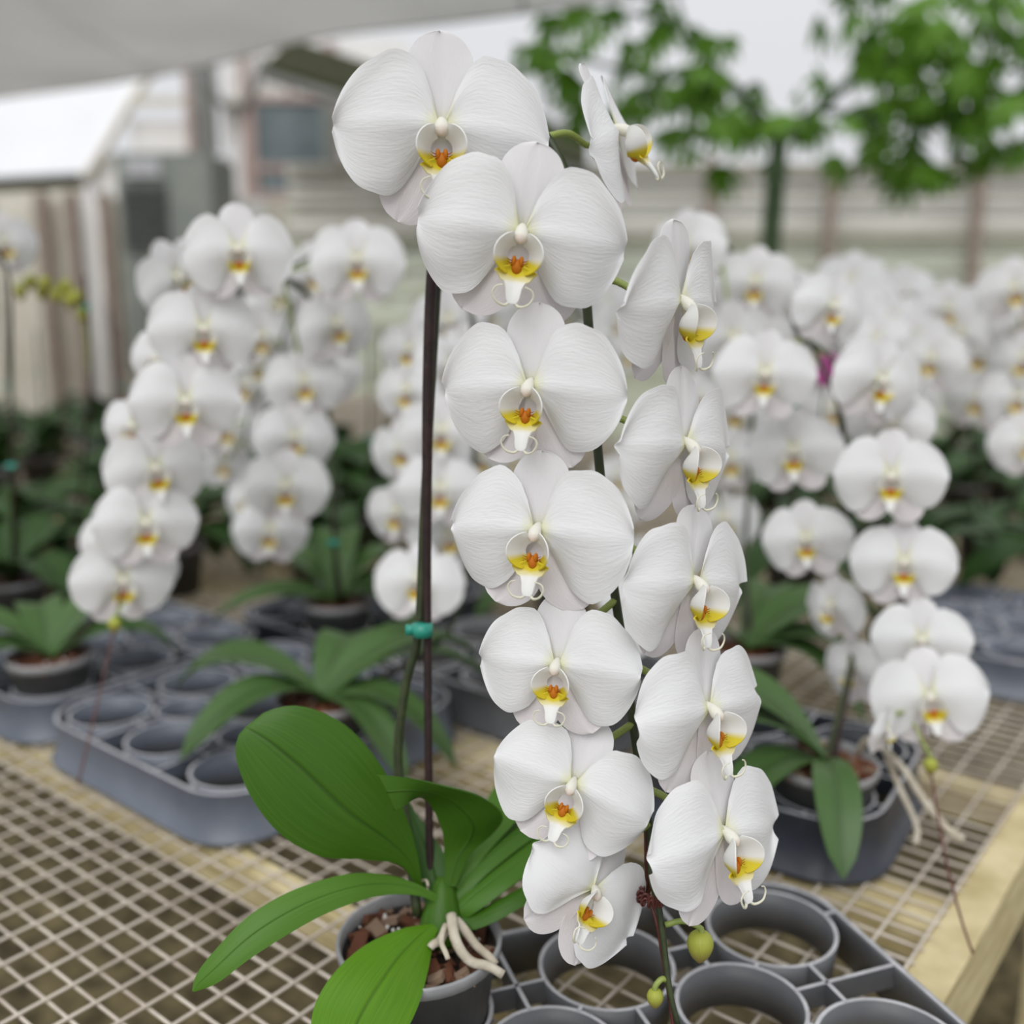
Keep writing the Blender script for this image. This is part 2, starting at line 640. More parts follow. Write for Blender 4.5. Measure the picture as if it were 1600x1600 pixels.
# gable end: white panels between posts
cols = [132, 200, 296, 345, 385, 455, 525, 640]
tops = [280, 190, 90, 60, 60, 60, 60, 60]
for i in range(len(cols) - 1):
    rows = [60, 165, 240, 330, 470] if i > 1 else [185 - 0 * i, 240, 330, 470]
    for j in range(len(rows) - 1):
        a = PY(cols[i] + 3, rows[j] + 3, YG + 0.05)
        b = PY(cols[i + 1] - 3, rows[j + 1] - 3, YG + 0.05)
        if i == 0 and j == 0:
            continue
        g = G()
        g.box((a.x, YG + 0.05, max(b.z, 0)), (b.x, YG + 0.09, a.z))
        obj('gable_panel', g, M_CREAM if j > 2 else M_WHITE, gh, smooth=False)
for px, m, r in ((298, M_PINK, 0.03), (322, M_GPOST, 0.07), (385, M_PINK, 0.035), (455, M_PINK, 0.02), (520, M_PINK, 0.05)):
    p = PY(px, 200, YG - 0.05)
    g = G()
    g.box((p.x - r, YG - 0.08, 0), (p.x + r, YG - 0.01, PY(px, 70, YG).z))
    obj('gable_post', g, m, gh, smooth=False)
for pts in (((322, 120), (345, 160), (385, 165)), ((385, 165), (400, 130), (415, 90))):
    g = G()
    g.tube(spline([PY(x, y, YG - 0.12) for x, y in pts], 10), 0.035, 8)
    obj('brace', g, M_GPOST, gh)
a = PY(172, 160, YG)
g = G()
g.box((PY(205, 164, YG).x, YG - 0.06, a.z - 0.03), (PY(640, 164, YG).x, YG - 0.01, a.z + 0.03))
obj('gable_rail', g, M_CREAM, gh, smooth=False)
# gable window
w0, w1 = PY(398, 160, YG - 0.1), PY(508, 300, YG - 0.1)
g = G()
g.box((w0.x, YG - 0.10, w1.z), (w1.x, YG - 0.07, w0.z))
wp = obj('window_pane', g, M_GLASS, gh, smooth=False)
for lo, hi, m in (((w0.x - .05, w1.z - .06), (w1.x + .05, w1.z), M_PINK), ((w0.x - .05, w0.z), (w1.x + .05, w0.z + .05), M_PINK),
                  ((w0.x - .05, w1.z), (w0.x, w0.z), M_PINK), ((w1.x, w1.z), (w1.x + .09, w0.z), M_METAL)):
    g = G()
    g.box((lo[0], YG - 0.13, lo[1]), (hi[0], YG - 0.06, hi[1]))
    obj('window_frame', g, m, wp, smooth=False)
g = G()
mpt = PY(455, 262, YG - 0.13)
g.box((w0.x, YG - 0.12, mpt.z - 0.03), (w1.x, YG - 0.10, mpt.z + 0.03))
obj('window_bar', g, M_PINK, wp, smooth=False)

# evaporative cooler box on the gable
cu = thing('cooler_unit', 'grey metal cooler box with dark louvres against the cream wall', 'cooler', (0, 0, 0))
YC = 7.35
c0, c1 = PY(178, 238, YC), PY(258, 392, YC)
g = G()
g.box((c0.x, YC, 0.9), (PY(330, 300, YC).x, 8.0, c0.z))
obj('casing', g, M_METAL, cu, smooth=False)
g = G()
g.box((c0.x + 0.08, YC - 0.03, c0.z - 0.16), (PY(250, 240, YC).x, YC + 0.01, c0.z - 0.04))
obj('top_panel', g, M_RIM, cu, smooth=False)
lz = np.linspace(c0.z - 0.19, c1.z + 0.02, 9)
for i in range(8):
    g = G()
    x0, x1 = c0.x + 0.04, PY(256, 240, YC).x
    g.add([(x0, YC - 0.05, lz[i] - 0.06), (x1, YC - 0.05, lz[i] - 0.06), (x1, YC + 0.0, lz[i]), (x0, YC + 0.0, lz[i]),
           (x0, YC - 0.035, lz[i] - 0.075), (x1, YC - 0.035, lz[i] - 0.075), (x1, YC + 0.01, lz[i] - 0.015), (x0, YC + 0.01, lz[i] - 0.015)],
          [(0, 1, 2, 3), (7, 6, 5, 4), (0, 4, 5, 1), (1, 5, 6, 2), (2, 6, 7, 3), (3, 7, 4, 0)])
    obj('louvre', g, M_LOUV, cu, smooth=False)
for xx in (c0.x + .05, PY(330, 300, YC).x - .05):
    for yy in (YC + .06, 7.9):
        g = G()
        g.box((xx - .025, yy - .025, 0), (xx + .025, yy + .025, .9))
        obj('leg', g, M_GPOST, cu, smooth=False)

# lean-to roof of dark sheets between the greenhouse and the slatted wall
lr = thing('lean_to_roof', 'dark olive sheet roof sloping down behind the top flowers', 'roof', (0, 0, 0))
YR = 7.0
for k in range(6):
    t0, t1 = k / 6, (k + 1) / 6 - 0.004
    def edge(t, lo):
        if lo:
            return PY(415 + 505 * t, 112 + 158 * t, YR)
        return PY(455 + 465 * t, 70 + 150 * t, YR + 1.3)
    g = G()
    q = [edge(t0, 1), edge(t1, 1), edge(t1, 0), edge(t0, 0)]
    up = Vector((0, 0, 0.05))
    g.add(q + [p + up for p in q], [(0, 3, 2, 1), (4, 5, 6, 7), (0, 1, 5, 4), (1, 2, 6, 5), (2, 3, 7, 6), (3, 0, 4, 7)])
    obj('roof_sheet', g, M_OLIVE, lr, smooth=False)
for t in (0.98,):
    g = G()
    p = PY(415 + 505 * t, 112 + 158 * t, YR)
    g.box((p.x - 0.04, p.y, 0), (p.x + 0.04, p.y + 0.08, p.z))
    obj('roof_post', g, M_GPOST, lr, smooth=False)
g = G()
g.tube([PY(415, 118, YR), PY(920, 276, YR)], 0.035, 8)
obj('gutter', g, M_GPOST, lr)

# shade cloth overhead
ZC = 2.46
edge_px = [(-420, 205), (-200, 182), (0, 152), (180, 128), (330, 100), (500, 58), (700, 34), (860, 14), (1000, -6), (1180, -30)]
Ed = spline([PZ(x, y, ZC) for x, y in edge_px], 40)
rows = []
nr = 26
for i in range(nr):
    t = i / (nr - 1)
    off = np.array([-0.35, -2.6, 0.0]) * t
    R = Ed + off
    R[:, 2] += 0.10 * math.sin(t * math.pi) * np.sin(np.linspace(0, 9, 40)) * 0.5 + 0.22 * t \
        + 0.05 * np.sin(np.linspace(0, 23, 40) + t * 5) * t
    rows.append(R)
g = G()
g.grid(np.stack(rows, 0), 0.002)
sc = thing('shade_cloth', 'pale grey shade cloth stretched overhead', 'cloth', tuple(Ed[20]))
oc = obj('cloth_sheet', g, M_CLOTH, sc, loc=tuple(-Ed[20]))
g = G()
g.tube(Ed, 0.008, 6)
oe = obj('edge_cord', g, M_RIM, sc, loc=tuple(-Ed[20]))
for q in (oc, oe):
    register(Matrix.Identity(4), q.data, sc.name)
for k in (7, 22, 34):
    g = G()
    g.tube([Ed[k], Ed[k] + np.array([-0.3, -2.5, 0.26])], 0.006, 6)
    obj('cloth_seam', g, M_RIM, sc, loc=tuple(-Ed[20]))
for k in (0,):
    g = G()
    g.tube([(Ed[k][0], Ed[k][1], 0), tuple(Ed[k])], 0.025, 8)
    obj('cloth_pole', g, M_GPOST, sc, loc=tuple(-Ed[20]))

# ------------------------------------------------------------------ benches
BW = 2.35


def bench(label, s0, s1, w0, w1, cross, edge_at, group=None):
    root = thing('wire_bench', label, 'bench', tuple(B(s0, w0, 0)))
    L = -Vector(root.location)
    g = G()
    Ms = Matrix(((U1.x, U2.x, 0, E0.x), (U1.y, U2.y, 0, E0.y), (0, 0, 1, 0), (0, 0, 0, 1)))
    r = 0.0018
    s = s0
    while s < s1:
        a, b = B(s, w0 - 0.004, Z0 - r), B(s, w1, Z0 - r)
        mid = [a.lerp(b, t) + Vector((0, 0, random.uniform(-.0012, .0012))) for t in np.linspace(0, 1, 5)]
        g.tube(mid, r, 5, cap=False)
        s += 0.0265
    w = w0
    while w < w1:
        a, b = B(s0, w, Z0 + r), B(s1, w, Z0 + r)
        g.tube([a.lerp(b, t) + U2 * random.uniform(-.002, .002) for t in np.linspace(0, 1, 9)], r, 5, cap=False)
        w += 0.0405
    m = obj('wire_mesh', g, M_MESH, root, loc=L)
    m['kind'] = 'stuff'
    for e in edge_at:
        g = G()
        g.box((s0, e - 0.042, Z0 - 0.095), (s1, e, Z0 - 0.004), M=Ms)
        obj('edge_board', g, M_WOOD, root, loc=L, smooth=False)
    for c, wd in cross:
        g = G()
        g.box((c - wd / 2, w0 + 0.002, Z0 - 0.046), (c + wd / 2, w1 - 0.045, Z0 - 0.006), M=Ms)
        obj('cross_board', g, M_WOOD, root, loc=L, smooth=False)
    for ss in (s0 + 0.1, (s0 + s1) / 2, s1 - 0.1):
        for ww in (w0 + 0.02, w1 - 0.08):
            g = G()
            g.box((ss - 0.045, ww, 0), (ss + 0.045, ww + 0.045, Z0 - 0.08), M=Ms)
            obj('leg', g, M_WOOD, root, loc=L, smooth=False)
    return root


cr = []
for px, py, wd in ((398, 1344, 0.029), (1385, 1390, 0.075), (1520, 1222, 0.04)):
    cr.append((sw(PZ(px, py, Z0))[0], wd))
cr += [(1.25, 0.045), (1.9, 0.045), (2.5, 0.045)]
bench('wire mesh bench with pale timber edge under the flowering orchids', -0.75, 2.95, 0.0, BW, cr, (0.0, BW))
bench('farther wire bench across the aisle carrying dark leafy plants', 0.2, 3.7, 2.75, 4.7, [(1, .045), (2, .045), (3, .045)], (2.79, 4.7))


# ------------------------------------------------------------------ pot trays
def rounded_rect(x0, y0, x1, y1, r, k=8):
    pts = []
    for cx, cy, a0 in ((x1 - r, y0 + r, -90), (x1 - r, y1 - r, 0), (x0 + r, y1 - r, 90), (x0 + r, y0 + r, 180)):
        for i in range(k + 1):
            a = math.radians(a0 + 90 * i / k)
            pts.append((cx, cy, math.cos(a), math.sin(a)))
    return pts


CELLS = {}
CC = []          # centres of all tray cells
BASES = []       # where pots stand


def cell_mesh(R, h, mat):
    key = (round(R, 4), round(h, 4), mat.name)
    if key not in CELLS:
        g = G()
        g.lathe([(R, h), (R * 0.95, 0.006), (R * 0.95 - 0.003, 0.006), (R - 0.0035, h)], 44, close=True)
        g2 = g.mesh('cell')
        g2.materials.append(mat)
        g2.materials.append(M_RIM)
        for p in g2.polygons:
            if p.center.z > h - 1e-4:
                p.material_index = 1
                p.use_smooth = False
        CELLS[key] = g2
    return CELLS[key]


def tray(label, origin, ang, nx, ny, cell=0.155, h=0.06, R=0.061, mat=None, skip=(), small=True, z=Z0 + 0.0036, rc=0.072):
    """origin: centre of cell (0,0) in x,y; ang: direction of the row axis"""
    for i in range(nx):
        for j in range(ny):
            CC.append(Vector((origin[0] + cell * (i * math.cos(ang) - j * math.sin(ang)), origin[1] + cell * (i * math.sin(ang) + j * math.cos(ang)), 0)))
    root = thing('pot_tray', label, 'tray', (origin[0], origin[1], z))
    root.rotation_euler = (0, 0, ang)
    m = rc
    pts = rounded_rect(-m, -m, (nx - 1) * cell + m, (ny - 1) * cell + m, rc * 0.97)
    prof = [(0.009, 0.0), (0.009, 0.004), (0.003, 0.006), (-0.002, h - 0.004), (0.0, h), (-0.005, h), (-0.006, h - 0.004), (-0.002, 0.0)]
    g = G()
    n, k = len(pts), len(prof)
    vv = [(x + c * (o_), y + s_ * o_, z_) for x, y, c, s_ in
          [(p[0] + p[2] * rc * 0.97, p[1] + p[3] * rc * 0.97, p[2], p[3]) for p in pts] for o_, z_ in prof]
    ff = []
    for i in range(n):
        j = (i + 1) % n
        for q in range(k):
            r = (q + 1) % k
            ff.append((i * k + q, j * k + q, j * k + r, i * k + r))
    g.add(vv, ff)
    me = g.mesh('wall')
    me.materials.append(mat)
    me.materials.append(M_RIM)
    for i in range(n):
        me.polygons[i * k + 4].material_index = 1
        me.polygons[i * k + 0].material_index = 0
    obj('wall', me, None, root)
    big = [(i * cell, j * cell) for i in range(nx) for j in range(ny)]
    for x, y in big:
        obj('cell', cell_mesh(R, h - 0.001, mat), None, root, loc=(x, y, 0))
    sm = []
    Rs = cell * 0.7071 - R - 0.004
    if small:
        sm = [((i + .5) * cell, (j + .5) * cell) for i in range(nx - 1) for j in range(ny - 1)]
        for x, y in sm:
            obj('small_cell', cell_mesh(Rs, h - 0.001, mat), None, root, loc=(x, y, 0))

    def rib(a, b):
        a, b = Vector((*a, 0)), Vector((*b, 0))
        d = b - a
        L = d.length
        if L < 0.002:
            return
        an = math.atan2(d.y, d.x)
        g = G()
        g.box((-0.002, -0.0018, -0.022), (L + 0.002, 0.0018, 0))
        me = g.mesh('rib', False)
        me.materials.append(mat)
        me.materials.append(M_RIM)
        me.polygons[1].material_index = 1
        o = obj('rib', me, None, root, loc=(a.x, a.y, h - 0.0005))
        o.rotation_euler = (0, 0, an)

    for i in range(nx):
        for j in range(ny):
            x, y = i * cell, j * cell
            if i < nx - 1:
                rib((x + R, y), (x + cell - R, y))
            if j < ny - 1:
                rib((x, y + R), (x, y + cell - R))
            for di, dj in ((1, 0), (-1, 0), (0, 1), (0, -1)):
                if not (0 <= i + di < nx and 0 <= j + dj < ny):
                    rib((x + di * R, y + dj * R), (x + di * (m - 0.003), y + dj * (m - 0.003)))
    if small:
        c = 0.7071
        for x, y in sm:
            for sx in (-1, 1):
                for sy in (-1, 1):
                    rib((x + sx * c * Rs, y + sy * c * Rs), (x + sx * c * (Rs + 0.004), y + sy * c * (Rs + 0.004)))
        # edge webs running from the wall to the small cells
        for i in range(nx - 1):
            for y, dy in ((0, -1), ((ny - 1) * cell, 1)):
                x = (i + .5) * cell
                rib((x, y + dy * (m - 0.003)), (x, y - dy * (cell / 2 - Rs)))
        for j in range(ny - 1):
            for x, dx in ((0, -1), ((nx - 1) * cell, 1)):
                y = (j + .5) * cell
                rib((x + dx * (m - 0.003), y), (x - dx * (cell / 2 - Rs), y))
    register_tray(root)
    return root


def register_tray(root):
    W = Matrix.Translation(root.location) @ Matrix.Rotation(root.rotation_euler.z, 4, 'Z')
    for c in root.children:
        register(W @ Matrix.Translation(c.location) @ Matrix.Rotation(c.rotation_euler.z, 4, 'Z'), c.data, root.name)


ZT = Z0 + 0.048
H1 = PZ(1205, 1450, ZT)
H3 = PZ(948, 1510, ZT)
angF = math.atan2(H3.y - H1.y, H3.x - H1.x)
CF = (H3 - H1).length
tray('grey plastic pot tray with empty round cells under the large white orchid', (H1.x, H1.y), angF, 3, 4, cell=CF, R=0.0615, h=0.047, mat=M_TRAYF, rc=0.076)
POTC = Vector((H1.x + math.cos(angF) * 2 * CF, H1.y + math.sin(angF) * 2 * CF, Z0 + 0.0036))
BASES.append(Vector((POTC.x, POTC.y, 0)))

angU = math.atan2(U1.y, U1.x)
angV = math.atan2(U2.y, U2.x)
c2 = PZ(352, 1345, Z0)
oL = Vector((c2.x, c2.y, 0)) + U1 * 0.075 + U2 * 0.075
tray('blue-grey pot tray with empty cells behind the broad upright leaf', (oL.x, oL.y), angU, 3, 3, cell=0.143, R=0.057, h=0.062, mat=M_TRAY, rc=0.072)
p = PZ(95, 1090, ZT)
s2, w2 = sw(p)
p = B(s2, max(w2, sw(c2)[1] + 0.144 + 2 * 0.143 + 0.022 + 0.072), 0)
tray('blue-grey pot tray holding the orchid with the smallest bark-filled pot', tuple((Vector((p.x, p.y, 0)) + U2 * 0.0)[:2]), angU, 3, 3, cell=0.143, R=0.057, h=0.062, mat=M_TRAY, rc=0.072)
cR = PZ(1330, 1386, Z0)
oR = Vector((cR.x, cR.y, 0)) + U1 * 0.055 + U2 * 0.06
tray('dark navy pot tray beside the timber edge of the bench', (oR.x, oR.y), angU + math.radians(5), 2, 2, cell=0.15, R=0.06, h=0.072, mat=M_TRAYN, rc=0.074)
sa = sw(c2)[0] + 0.144 + 2 * 0.143 + 0.024
pm = B(sa + 0.074, 0.475 + 0.074, 0)
tray('grey pot tray behind the stake of the large orchid', (pm.x, pm.y), angU, 2, 3, cell=0.15, R=0.06, h=0.062, mat=M_TRAYF, rc=0.074)
pr = PZ(1600, 1095, Z0)
tray('blue-grey pot tray under the dark leafy plants near the bench edge', (pr.x + 0.02, pr.y + 0.06), angU + math.radians(4), 3, 2, cell=0.15, R=0.06, h=0.062, mat=M_TRAY, rc=0.074)
sq, wq = sw(PZ(490, 955, Z0 + .11))
pq = B(max(sq, sa + 0.08), max(wq, 1.075), 0)
tray('dark pot tray under the orchid with the bent brown stake', (pq.x, pq.y), angU, 3, 2, cell=0.15, R=0.06, h=0.062, mat=M_TRAYN, rc=0.074)


# ------------------------------------------------------------------ orchid flower meshes
def petal_grid(side, seed, n=24, m=21):
    r = np.random.RandomState(seed)
    j = lambda a: r.uniform(-a, a)
    u = np.linspace(0, 1, n)
    x = 1 - (1 - u) ** 1.7
    x = x * (0.97 + j(0.02)) + 0.03
    xs = [0.03, .08, .15, .25, .35, .45, .55, .65, .75, .85, .93, .98, 1.01]
    yu = np.array([.04, .25, .455, .60, .655, .665, .645, .60, .52, .41, .28, .165, .07]) * (1 + j(.06))
    yl = np.array([-.03, -.10, -.21, -.40, -.555, -.64, -.67, -.66, -.61, -.51, -.37, -.22, -.08]) * (1 + j(.06))
    up = curve1(xs, yu, x) * (1 + .025 * np.sin(x * 9 + j(3)) + .012 * np.sin(x * 23 + j(3)))
    lo = curve1(xs, yl, x) * (1 + .025 * np.sin(x * 8 + j(3)) + .012 * np.sin(x * 21 + j(3)))
    t = np.linspace(-1, 1, m)
    t = np.sign(t) * np.abs(t) ** 0.85
    T, Xg = np.meshgrid(t, x)
    Yg = np.where(T > 0, T * up[:, None], -T * lo[:, None])
    a, b, c = j(.04), j(1.5), j(1.5)
    Z = 0.10 * np.sin(np.pi * np.clip(Xg, 0, 1) * 0.9) - 0.14 * Xg ** 2
    Z += -np.where(Yg > 0, .13, .20) * np.abs(Yg) ** 1.02 - .30 * np.clip((.42 - Xg) / .4, 0, 1) * np.clip(-Yg - .12, 0, .6) - 0.03 * np.exp(-(T / .10) ** 2) * 0 + 0.03 * np.exp(-(Yg / .06) ** 2) * np.clip(1.0 - Xg, 0, 1) * np.clip(Xg * 4, 0, 1)
    Z += 0.026 * np.sin(Xg * 7 + b) * T + 0.045 * np.sin(T * 3.1 + c + Xg * 4) * Xg ** 2 + 0.018 * np.sin(T * 7 + b * 3 + Xg * 6) * np.abs(T) ** 3
    Z += -0.05 * np.clip(-Yg, 0, 1) * Xg
    ang = math.radians(-3 + j(5))
    XX = Xg * math.cos(ang) - Yg * math.sin(ang)
    YY = Xg * math.sin(ang) + Yg * math.cos(ang)
    V = np.stack([side * XX, YY, Z], 2)
    if side < 0:
        V = V[:, ::-1]
        T = T[:, ::-1]
    d = np.sqrt(XX ** 2 + YY ** 2)
    k = np.clip(1 - (d - .05) / .16, 0, 1)[..., None] ** 1.5
    if side < 0:
        k = k[:, ::-1]
    col = np.array([.88, .88, .885]) * (1 - k) + np.array([.80, .80, .48]) * k
    st = np.stack([Xg, T, np.full_like(T, seed % 17)], 2)
    return V, col, st


def sepal_grid(angle, L, W, seed, pink=0.0, back=0.06, n=20, m=13):
    r = np.random.RandomState(seed)
    u = np.linspace(0, 1, n)
    s = 1 - (1 - u) ** 1.5
    w = curve1([0, .1, .25, .4, .55, .7, .82, .92, .98, 1.0], [.07, .12, .20, .265, .30, .295, .255, .18, .08, 0.0], s) * W / .30
    t = np.linspace(-1, 1, m)
    T, S = np.meshgrid(t, s)
    a = T * w[:, None]
    bq = S * L
    Z = -back - 0.05 * S ** 2 + 0.10 * a ** 2 / .3 * (0.4 - S) - 0.015 * np.exp(-(T / .12) ** 2)
    Z += 0.02 * np.sin(S * 5 + r.uniform(0, 6)) * T + r.uniform(-.05, .03) * S ** 2
    dx, dy = math.cos(angle), math.sin(angle)
    V = np.stack([dx * bq + dy * a, dy * bq - dx * a, Z], 2)
    k = np.clip(1 - (S * L) / .2, 0, 1)[..., None] ** 1.3
    base = np.array([.87, .87, .875]) * (1 - pink) + np.array([.88, .78, .80]) * pink
    col = base * (1 - k) + np.array([.80, .80, .55]) * k
    st = np.stack([S, T, np.full_like(T, seed % 13)], 2)
    return V, col, st


WH = np.array([.88, .88, .86])
YE = np.array([.74, .62, .035])
OR = np.array([.62, .20, .015])


def lip_geo(detail=1.0):
    g = G()
    na, nb = (18, 10) if detail > .5 else (10, 5)
    for sx in (-1, 1):
        a = np.linspace(0, 1, na)
        b = np.linspace(0, 1, nb)
        Bg, Ag = np.meshgrid(b, a)
        phi = np.radians(22 + 140 * Ag)
        zf = 0.13 + 0.20 * np.sin(np.pi * np.clip(Ag * 0.92 + .06, 0, 1)) ** .6
        zb = 0.05 + 0.04 * Ag
        R = 0.10 + (0.135 - 0.03 * Ag) * Bg ** .75
        Xl = sx * R * np.sin(phi) * 1.0
        Yl = -0.215 + 0.03 * Bg - R * np.cos(phi) * 0.92
        Zl = zb + (zf - zb) * Bg
        Vg = np.stack([Xl, Yl, Zl], 2)
        k = np.clip((0.40 - Ag) / .14, 0, 1)[..., None]
        o_ = np.clip((0.10 - Ag) / .08, 0, 1)[..., None] * np.clip(1.3 - Bg * 1.6, 0, 1)[..., None]
        col = WH * (1 - k) + YE * k
        col = col * (1 - o_) + OR * o_
        if sx > 0:
            Vg, col = Vg[:, ::-1], col[:, ::-1]
        g.grid(Vg, 0.012, col)
    # middle lobe
    ns, nt_ = (20, 9) if detail > .5 else (10, 5)
    s = np.linspace(0, 1, ns)
    hw = curve1([0, .08, .16, .24, .34, .5, .75, .92, 1], [.07, .13, .19, .20, .12, .085, .07, .055, .035], s)
    cy = -0.355 - 0.30 * s
    cz = 0.09 + 0.29 * s - 0.11 * s ** 2
    t = np.linspace(-1, 1, nt_)
    T, S = np.meshgrid(t, s)
    Vg = np.stack([T * hw[:, None], cy[:, None] + 0.05 * np.abs(T) * (S < .3), cz[:, None] + 0.07 * np.abs(T) ** 1.5 * (1 - S)], 2)
    k = np.clip((.40 - S) / .18, 0, 1)[..., None]
    g.grid(Vg[:, ::-1], 0.016, (WH * (1 - k) + YE * k)[:, ::-1])
    if detail > .5:
        for sx in (-1, 1):
            pts = spline([(sx * .02, -.64, .26), (sx * .07, -.675, .29), (sx * .15, -.645, .33), (sx * .19, -.57, .34),
                          (sx * .165, -.51, .35), (sx * .10, -.485, .37)], 22)
            g.tube(pts, np.linspace(.016, .007, 22), 6, col=(.86, .84, .70))
    return g


def callus_geo():
    g = G()
    for (cx, cy, cz, rx, ry, rz) in ((0, -.325, .115, .06, .075, .06), (-.035, -.27, .14, .024, .05, .04), (.035, -.27, .14, .024, .05, .04)):
        V = []
        n, m = 9, 12
        for i in range(n):
            th = math.pi * i / (n - 1)
            V.append([(cx + rx * math.sin(th) * math.cos(2 * math.pi * q / (m - 1)), cy + ry * math.cos(th),
                       cz + rz * math.sin(th) * math.sin(2 * math.pi * q / (m - 1))) for q in range(m)])
        g.grid(np.array(V), 0, np.ones((n, m, 3)) * OR)
    for q in range(6):
        a = -0.9 + q * 0.36
        x = .05 * (1 if q > 2 else -1)
        g.tube(spline([(x, -.31 + .02 * (q % 3), .15), (x * 1.5, -.315 + .025 * (q % 3), .158), (x * 2.0, -.30 + .025 * (q % 3), .17)], 5),
               np.linspace(.006, .002, 5), 4, col=(.50, .13, .012))
    return g


def column_geo():
    g = G()
    pts = spline([(0, .05, -.06), (0, .02, .03), (0, -.03, .10), (0, -.075, .15), (0, -.105, .17)], 14)
    r = np.interp(np.linspace(0, 1, 14), [0, .3, .6, .85, 1], [.035, .05, .07, .06, .015])
    cc = np.array([np.array([.88, .87, .78]) * (1 - t) + np.array([.86, .74, .66]) * t for t in np.clip((np.linspace(0, 1, 14) - .75) / .2, 0, 1)])
    g.tube(pts, r, 12, col=cc)
    return g


def flower_set(seed, detail=1.0):
    r = np.random.RandomState(seed + 100)
    d = {}
    nm = (24, 21) if detail > .5 else (13, 11)
    for side in (1, -1):
        V, c, st = petal_grid(side, seed * 7 + (side > 0), *nm)
        g = G()
        g.grid(V, 0.0045, c, st)
        d['petal%d' % side] = g.mesh('petal')
    q = (20, 13) if detail > .5 else (11, 7)
    specs = [('s0', math.radians(90 + r.uniform(-3, 3)), .84 + r.uniform(-.03, .03), .31, .12),
             ('s1', math.radians(-118 + r.uniform(-5, 5)), .96 + r.uniform(-.04, .04), .32, .40),
             ('s2', math.radians(-62 + r.uniform(-5, 5)), .96 + r.uniform(-.04, .04), .32, .40)]
    for k, a, L, W, pk in specs:
        V, c, st = sepal_grid(a, L, W, seed * 11 + ord(k[1]), pk, back=.07 if k == 's0' else .11, n=q[0], m=q[1])
        g = G()
        g.grid(V, 0.0045, c, st)
        d[k] = g.mesh('sepal')
    d['lip'] = LIP[detail > .5]
    d['cal'] = CAL
    d['col'] = COL
    for me in d.values():
        if not me.materials:
            me.materials.append(M_PETAL)
    return d


LIP = {True: lip_geo(1).mesh('lip'), False: lip_geo(.3).mesh('lip')}
CAL = callus_geo().mesh('callus')
COL = column_geo().mesh('flower')


def view_rot(pos, yaw, pitch, roll, lean=0):
    nrm = (CAM - pos).normalized()
    right = Vector((1, 0, 0))
    right = (right - nrm * right.dot(nrm)).normalized()
    up = nrm.cross(right)
    Bm = Matrix((right, up, nrm)).transposed()
    R = (Matrix.Rotation(math.radians(lean), 3, 'Z') @ Matrix.Rotation(math.radians(yaw), 3, 'Y')
         @ Matrix.Rotation(math.radians(-pitch), 3, 'X') @ Matrix.Rotation(math.radians(roll), 3, 'Z'))
    return Bm @ R


def add_flower(root, meshes, pos, half, yaw=0, pitch=0, roll=0, lean=0, stem=None, full=True, ped_r=0.0022):
    R = view_rot(pos, yaw, pitch, roll, lean)
    f = obj('flower', meshes['col'], None, root)
    Mx = Matrix.Translation(pos - Vector(root.location)) @ R.to_4x4() @ Matrix.Scale(half, 4)
    f.matrix_basis = Mx
    obj('petal', meshes['petal1'], None, f)
    obj('petal', meshes['petal-1'], None, f)
    for k in ('s0', 's1', 's2'):
        obj('sepal', meshes[k], None, f)
    obj('lip', meshes['lip'], None, f)
    obj('callus', meshes['cal'], None, f)
    if stem is not None:
        W = Matrix.Translation(pos) @ R.to_4x4() @ Matrix.Scale(half, 4)
        b0 = W @ Vector((0, .02, -.06))
        b1 = W @ Vector((0, -.05, -.32))
        stem = Vector(stem)
        mid = b1.lerp(stem, .5) + Vector((0, 0, 0.006))
        pts = spline([b0, b1, mid, stem], 12)
        inv = W.inverted()
        g = G()
        g.tube([inv @ Vector(p) for p in pts], np.linspace(ped_r * .9, ped_r * 1.15, 12) / half, 8)
        obj('pedicel', g, M_PED, f)
    return f


FSETS = [flower_set(s, .3) for s in range(4)]

# ------------------------------------------------------------------ leaves
def loft(A, Bq, mid_lift=0.0, n=30, m=25, col=None, thick=0.0018, mid_off=None, fold=0.0):
    """leaf between two 3-D edge curves"""
    a = spline(A, n)
    b = spline(Bq, n)
    t = np.linspace(-1, 1, m)
    t = .5 + .5 * np.sign(t) * np.abs(t) ** 1.6
    V = a[:, None, :] * (1 - t)[None, :, None] + b[:, None, :] * t[None, :, None]
    w = np.linalg.norm(b - a, axis=1)
    du = np.gradient((a + b) / 2, axis=0)
    N = np.cross(du, b - a)
    N /= np.maximum(np.linalg.norm(N, axis=1, keepdims=True), 1e-9)
    if np.mean(N[:, 2]) < 0:
        N = -N
    prof = (1 - (2 * t - 1) ** 2) * mid_lift - fold * np.exp(-((t - .5) / .018) ** 2)
    V = V + N[:, None, :] * (w[:, None] * prof[None, :])[..., None]
    T, S = np.meshgrid(2 * t - 1, np.linspace(0, 1, n))
    st = np.stack([S, T * 1.0, np.zeros_like(S)], 2)
    g = G()
    cc = np.ones((n, m, 3)) if col is None else np.array(col)[None, None, :] * np.ones((n, m, 3))
    mid = np.exp(-(T / .022) ** 2)[..., None]
    cc = cc * (1 - .45 * mid)
    g.grid(V, thick, cc, st)
    return g


